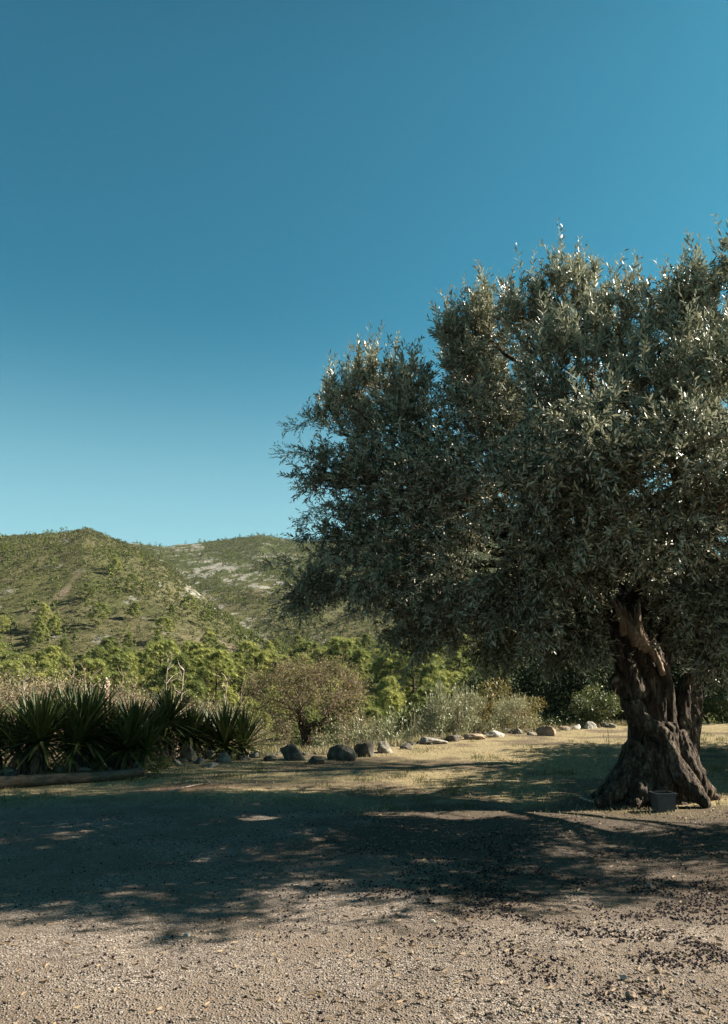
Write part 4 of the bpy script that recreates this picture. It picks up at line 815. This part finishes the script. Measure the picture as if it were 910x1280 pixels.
bmesh.ops.recalc_face_normals(bm, faces=bm.faces); bmesh.ops.bevel(bm, geom=list(bm.edges), offset=.003, segments=2, affect='EDGES'); bm.to_mesh(me); bm.free(); link('rim', me, M['plastic'], o)
mb = MB(); V = I1*[.11, .085, .03]+[0, 0, .16]; mb.add(V*(1+.1*rng.random((len(V), 1))), None, F1); link('soil', mb.mesh('soil'), M['darkbark'], o)
tag(o, 'small dark grey tapered planter box at the foot of the olive trunk', 'planter')

# ------------------------------------------------------------------ ground cover
def wedge(n, y0, y1, power=1.5, pad=.15):
    y = y0+(y1-y0)*rng.random(n)**power; x = (rng.random(n)-.5)*y*(0.93+pad*2); return x, y
# gravel stones
x, y = wedge(60000, 3.2, 10.5, 1.9); k = (rng.random(len(x)) > grass_mask(x, y)) & (fbm(x/1.1+3, y/1.1, 3)+rng.random(len(x))*.35 > .52); x, y = x[k], y[k]; z = H(x, y)
stn = []
for i in range(4):
    V = I1*(1+rng.random((len(I1), 1))*.5)*[1, .8, .6]; stn.append((V, F1, np.full(len(V), rng.random())))
o = merged('gravel', stn, np.stack([x, y, z+.001], 1), rng.uniform(.0026, .0065, len(x))*np.where(rng.random(len(x)) < .04, 1.7, 1), M['gravel'], 'loose pale gravel stones covering the foreground'); o['category'] = 'gravel'
# fallen olives
x, y = wedge(90000, 3.2, 10.5, 1.4); px, py = to_px(x, y, np.zeros(len(x)))
den = fbm(x/.45+2, y/.45, 3); reg = np.clip((px-330)/300, 0, 1)*np.exp(-((py-1130)/85)**2)+.45*np.clip((px-620)/120, 0, 1)*np.exp(-((py-1200)/60)**2)+.03
k = rng.random(len(x)) < smooth((den-.50)*7)*.62*np.clip(reg, 0, 1)+.012; x, y = x[k], y[k]; z = H(x, y)
V, F = I1*[1.3, 1, .8], F1
o = merged('fallen_olives', [(V, F, np.full(len(V), .5))], np.stack([x, y, z+.006], 1), rng.uniform(.0045, .0085, len(x)), M['olivefruit'], 'black fallen olives scattered in patches over the gravel'); o['category'] = 'fallen olives'
print('olives', len(x))
# grass
def blades(n, sel, lo, hi, wd, varf, name, label, y0=9, y1=24):
    x, y = wedge(n, y0, y1, 1.0, .2); k = sel(x, y); x, y = x[k], y[k]; z = H(x, y); d = np.stack([rng.normal(size=len(x))*.55, rng.normal(size=len(x))*.55, np.ones(len(x))], 1)
    mb = MB(); leaves(mb, np.stack([x, y, z-.005], 1), d, rng.uniform(lo, hi, len(x)), wd, .1, var=varf(x, y), two=False); o = link(name, mb.mesh(name), M['grass']); tag(o, label, 'grass', None, 'stuff'); return o
blades(150000, lambda x, y: (rng.random(len(x)) < grass_mask(x, y)*(0.25+.75*smooth((fbm(x/1.1+8, y/1.1, 4)-.3)*-6+1.2)))&(y < edge_y(x)+2), .018, .06, .006, lambda x, y: np.clip(.46+.52*rng.random(len(x))+smooth((fbm(x/1.5+40, y/1.5, 3)-.55)*8)*-.45, 0, 1), 'dry_grass', 'short dry straw-coloured grass on the clearing')
tx, ty = wedge(700, 9.5, 22, 1.0, .2); kk = fbm(tx/1.2+40, ty/1.2, 3) > .5; tx, ty = tx[kk], ty[kk]
tx = np.repeat(tx, 34); ty = np.repeat(ty, 34); tx = tx+rng.normal(size=len(tx))*.07; ty = ty+rng.normal(size=len(tx))*.07
mb = MB(); leaves(mb, np.stack([tx, ty, H(tx, ty)-.01], 1), np.stack([rng.normal(size=len(tx))*.4, rng.normal(size=len(tx))*.4, np.ones(len(tx))], 1), rng.uniform(.04, .13, len(tx)), .007, .1, var=rng.random(len(tx))*.45, two=False)
tag(link('green_grass', mb.mesh('green_grass'), M['grass']), 'tufts of green grass dotted over the clearing', 'grass', None, 'stuff')
x, y = wedge(70000, 17, 42, .9, .25); k = y > edge_y(x)+.2; x, y = x[k], y[k]
mb = MB(); leaves(mb, np.stack([x, y, H(x, y)-.02], 1), np.stack([rng.normal(size=len(x))*.4, rng.normal(size=len(x))*.4, np.ones(len(x))], 1), rng.uniform(.12, .4, len(x)), .02, .1, var=np.clip(rng.random(len(x))*.6+(fbm(x/3, y/3, 3)-.4)*1.2, 0, 1), two=False)
tag(link('rough_grass', mb.mesh('rough_grass'), M['grass']), 'rough tall grass on the bank beyond the rocks', 'grass', None, 'stuff')
n_ = 260; tx = rng.uniform(-8.5, 8, n_); ty = edge_y(tx)+rng.normal(size=n_)*.25; tx = np.repeat(tx, 30)+rng.normal(size=n_*30)*.06; ty = np.repeat(ty, 30)+rng.normal(size=n_*30)*.06
mb = MB(); leaves(mb, np.stack([tx, ty, H(tx, np.minimum(ty, edge_y(tx)))-.01], 1), np.stack([rng.normal(size=len(tx))*.45, rng.normal(size=len(tx))*.45, np.ones(len(tx))], 1), rng.uniform(.06, .24, len(tx)), .009, .1, var=rng.random(len(tx)), two=False)
tag(link('edge_grass', mb.mesh('edge_grass'), M['grass']), 'uneven grass and weeds growing between the rocks', 'grass', None, 'stuff')
# leaf litter
x, y = wedge(9000, 4, 15, 1.2); k = rng.random(len(x)) < .25+.6*(x > 0); x, y = x[k], y[k]; dd = rdir(len(x)); dd[:, 2] *= .15
mb = MB(); leaves(mb, np.stack([x, y, H(x, y)+.008], 1), dd, .05, .012, .15); tag(link('leaf_litter', mb.mesh('leaf_litter'), M['deadleaf']), 'dry fallen olive leaves on the ground', 'leaf litter', None, 'stuff')
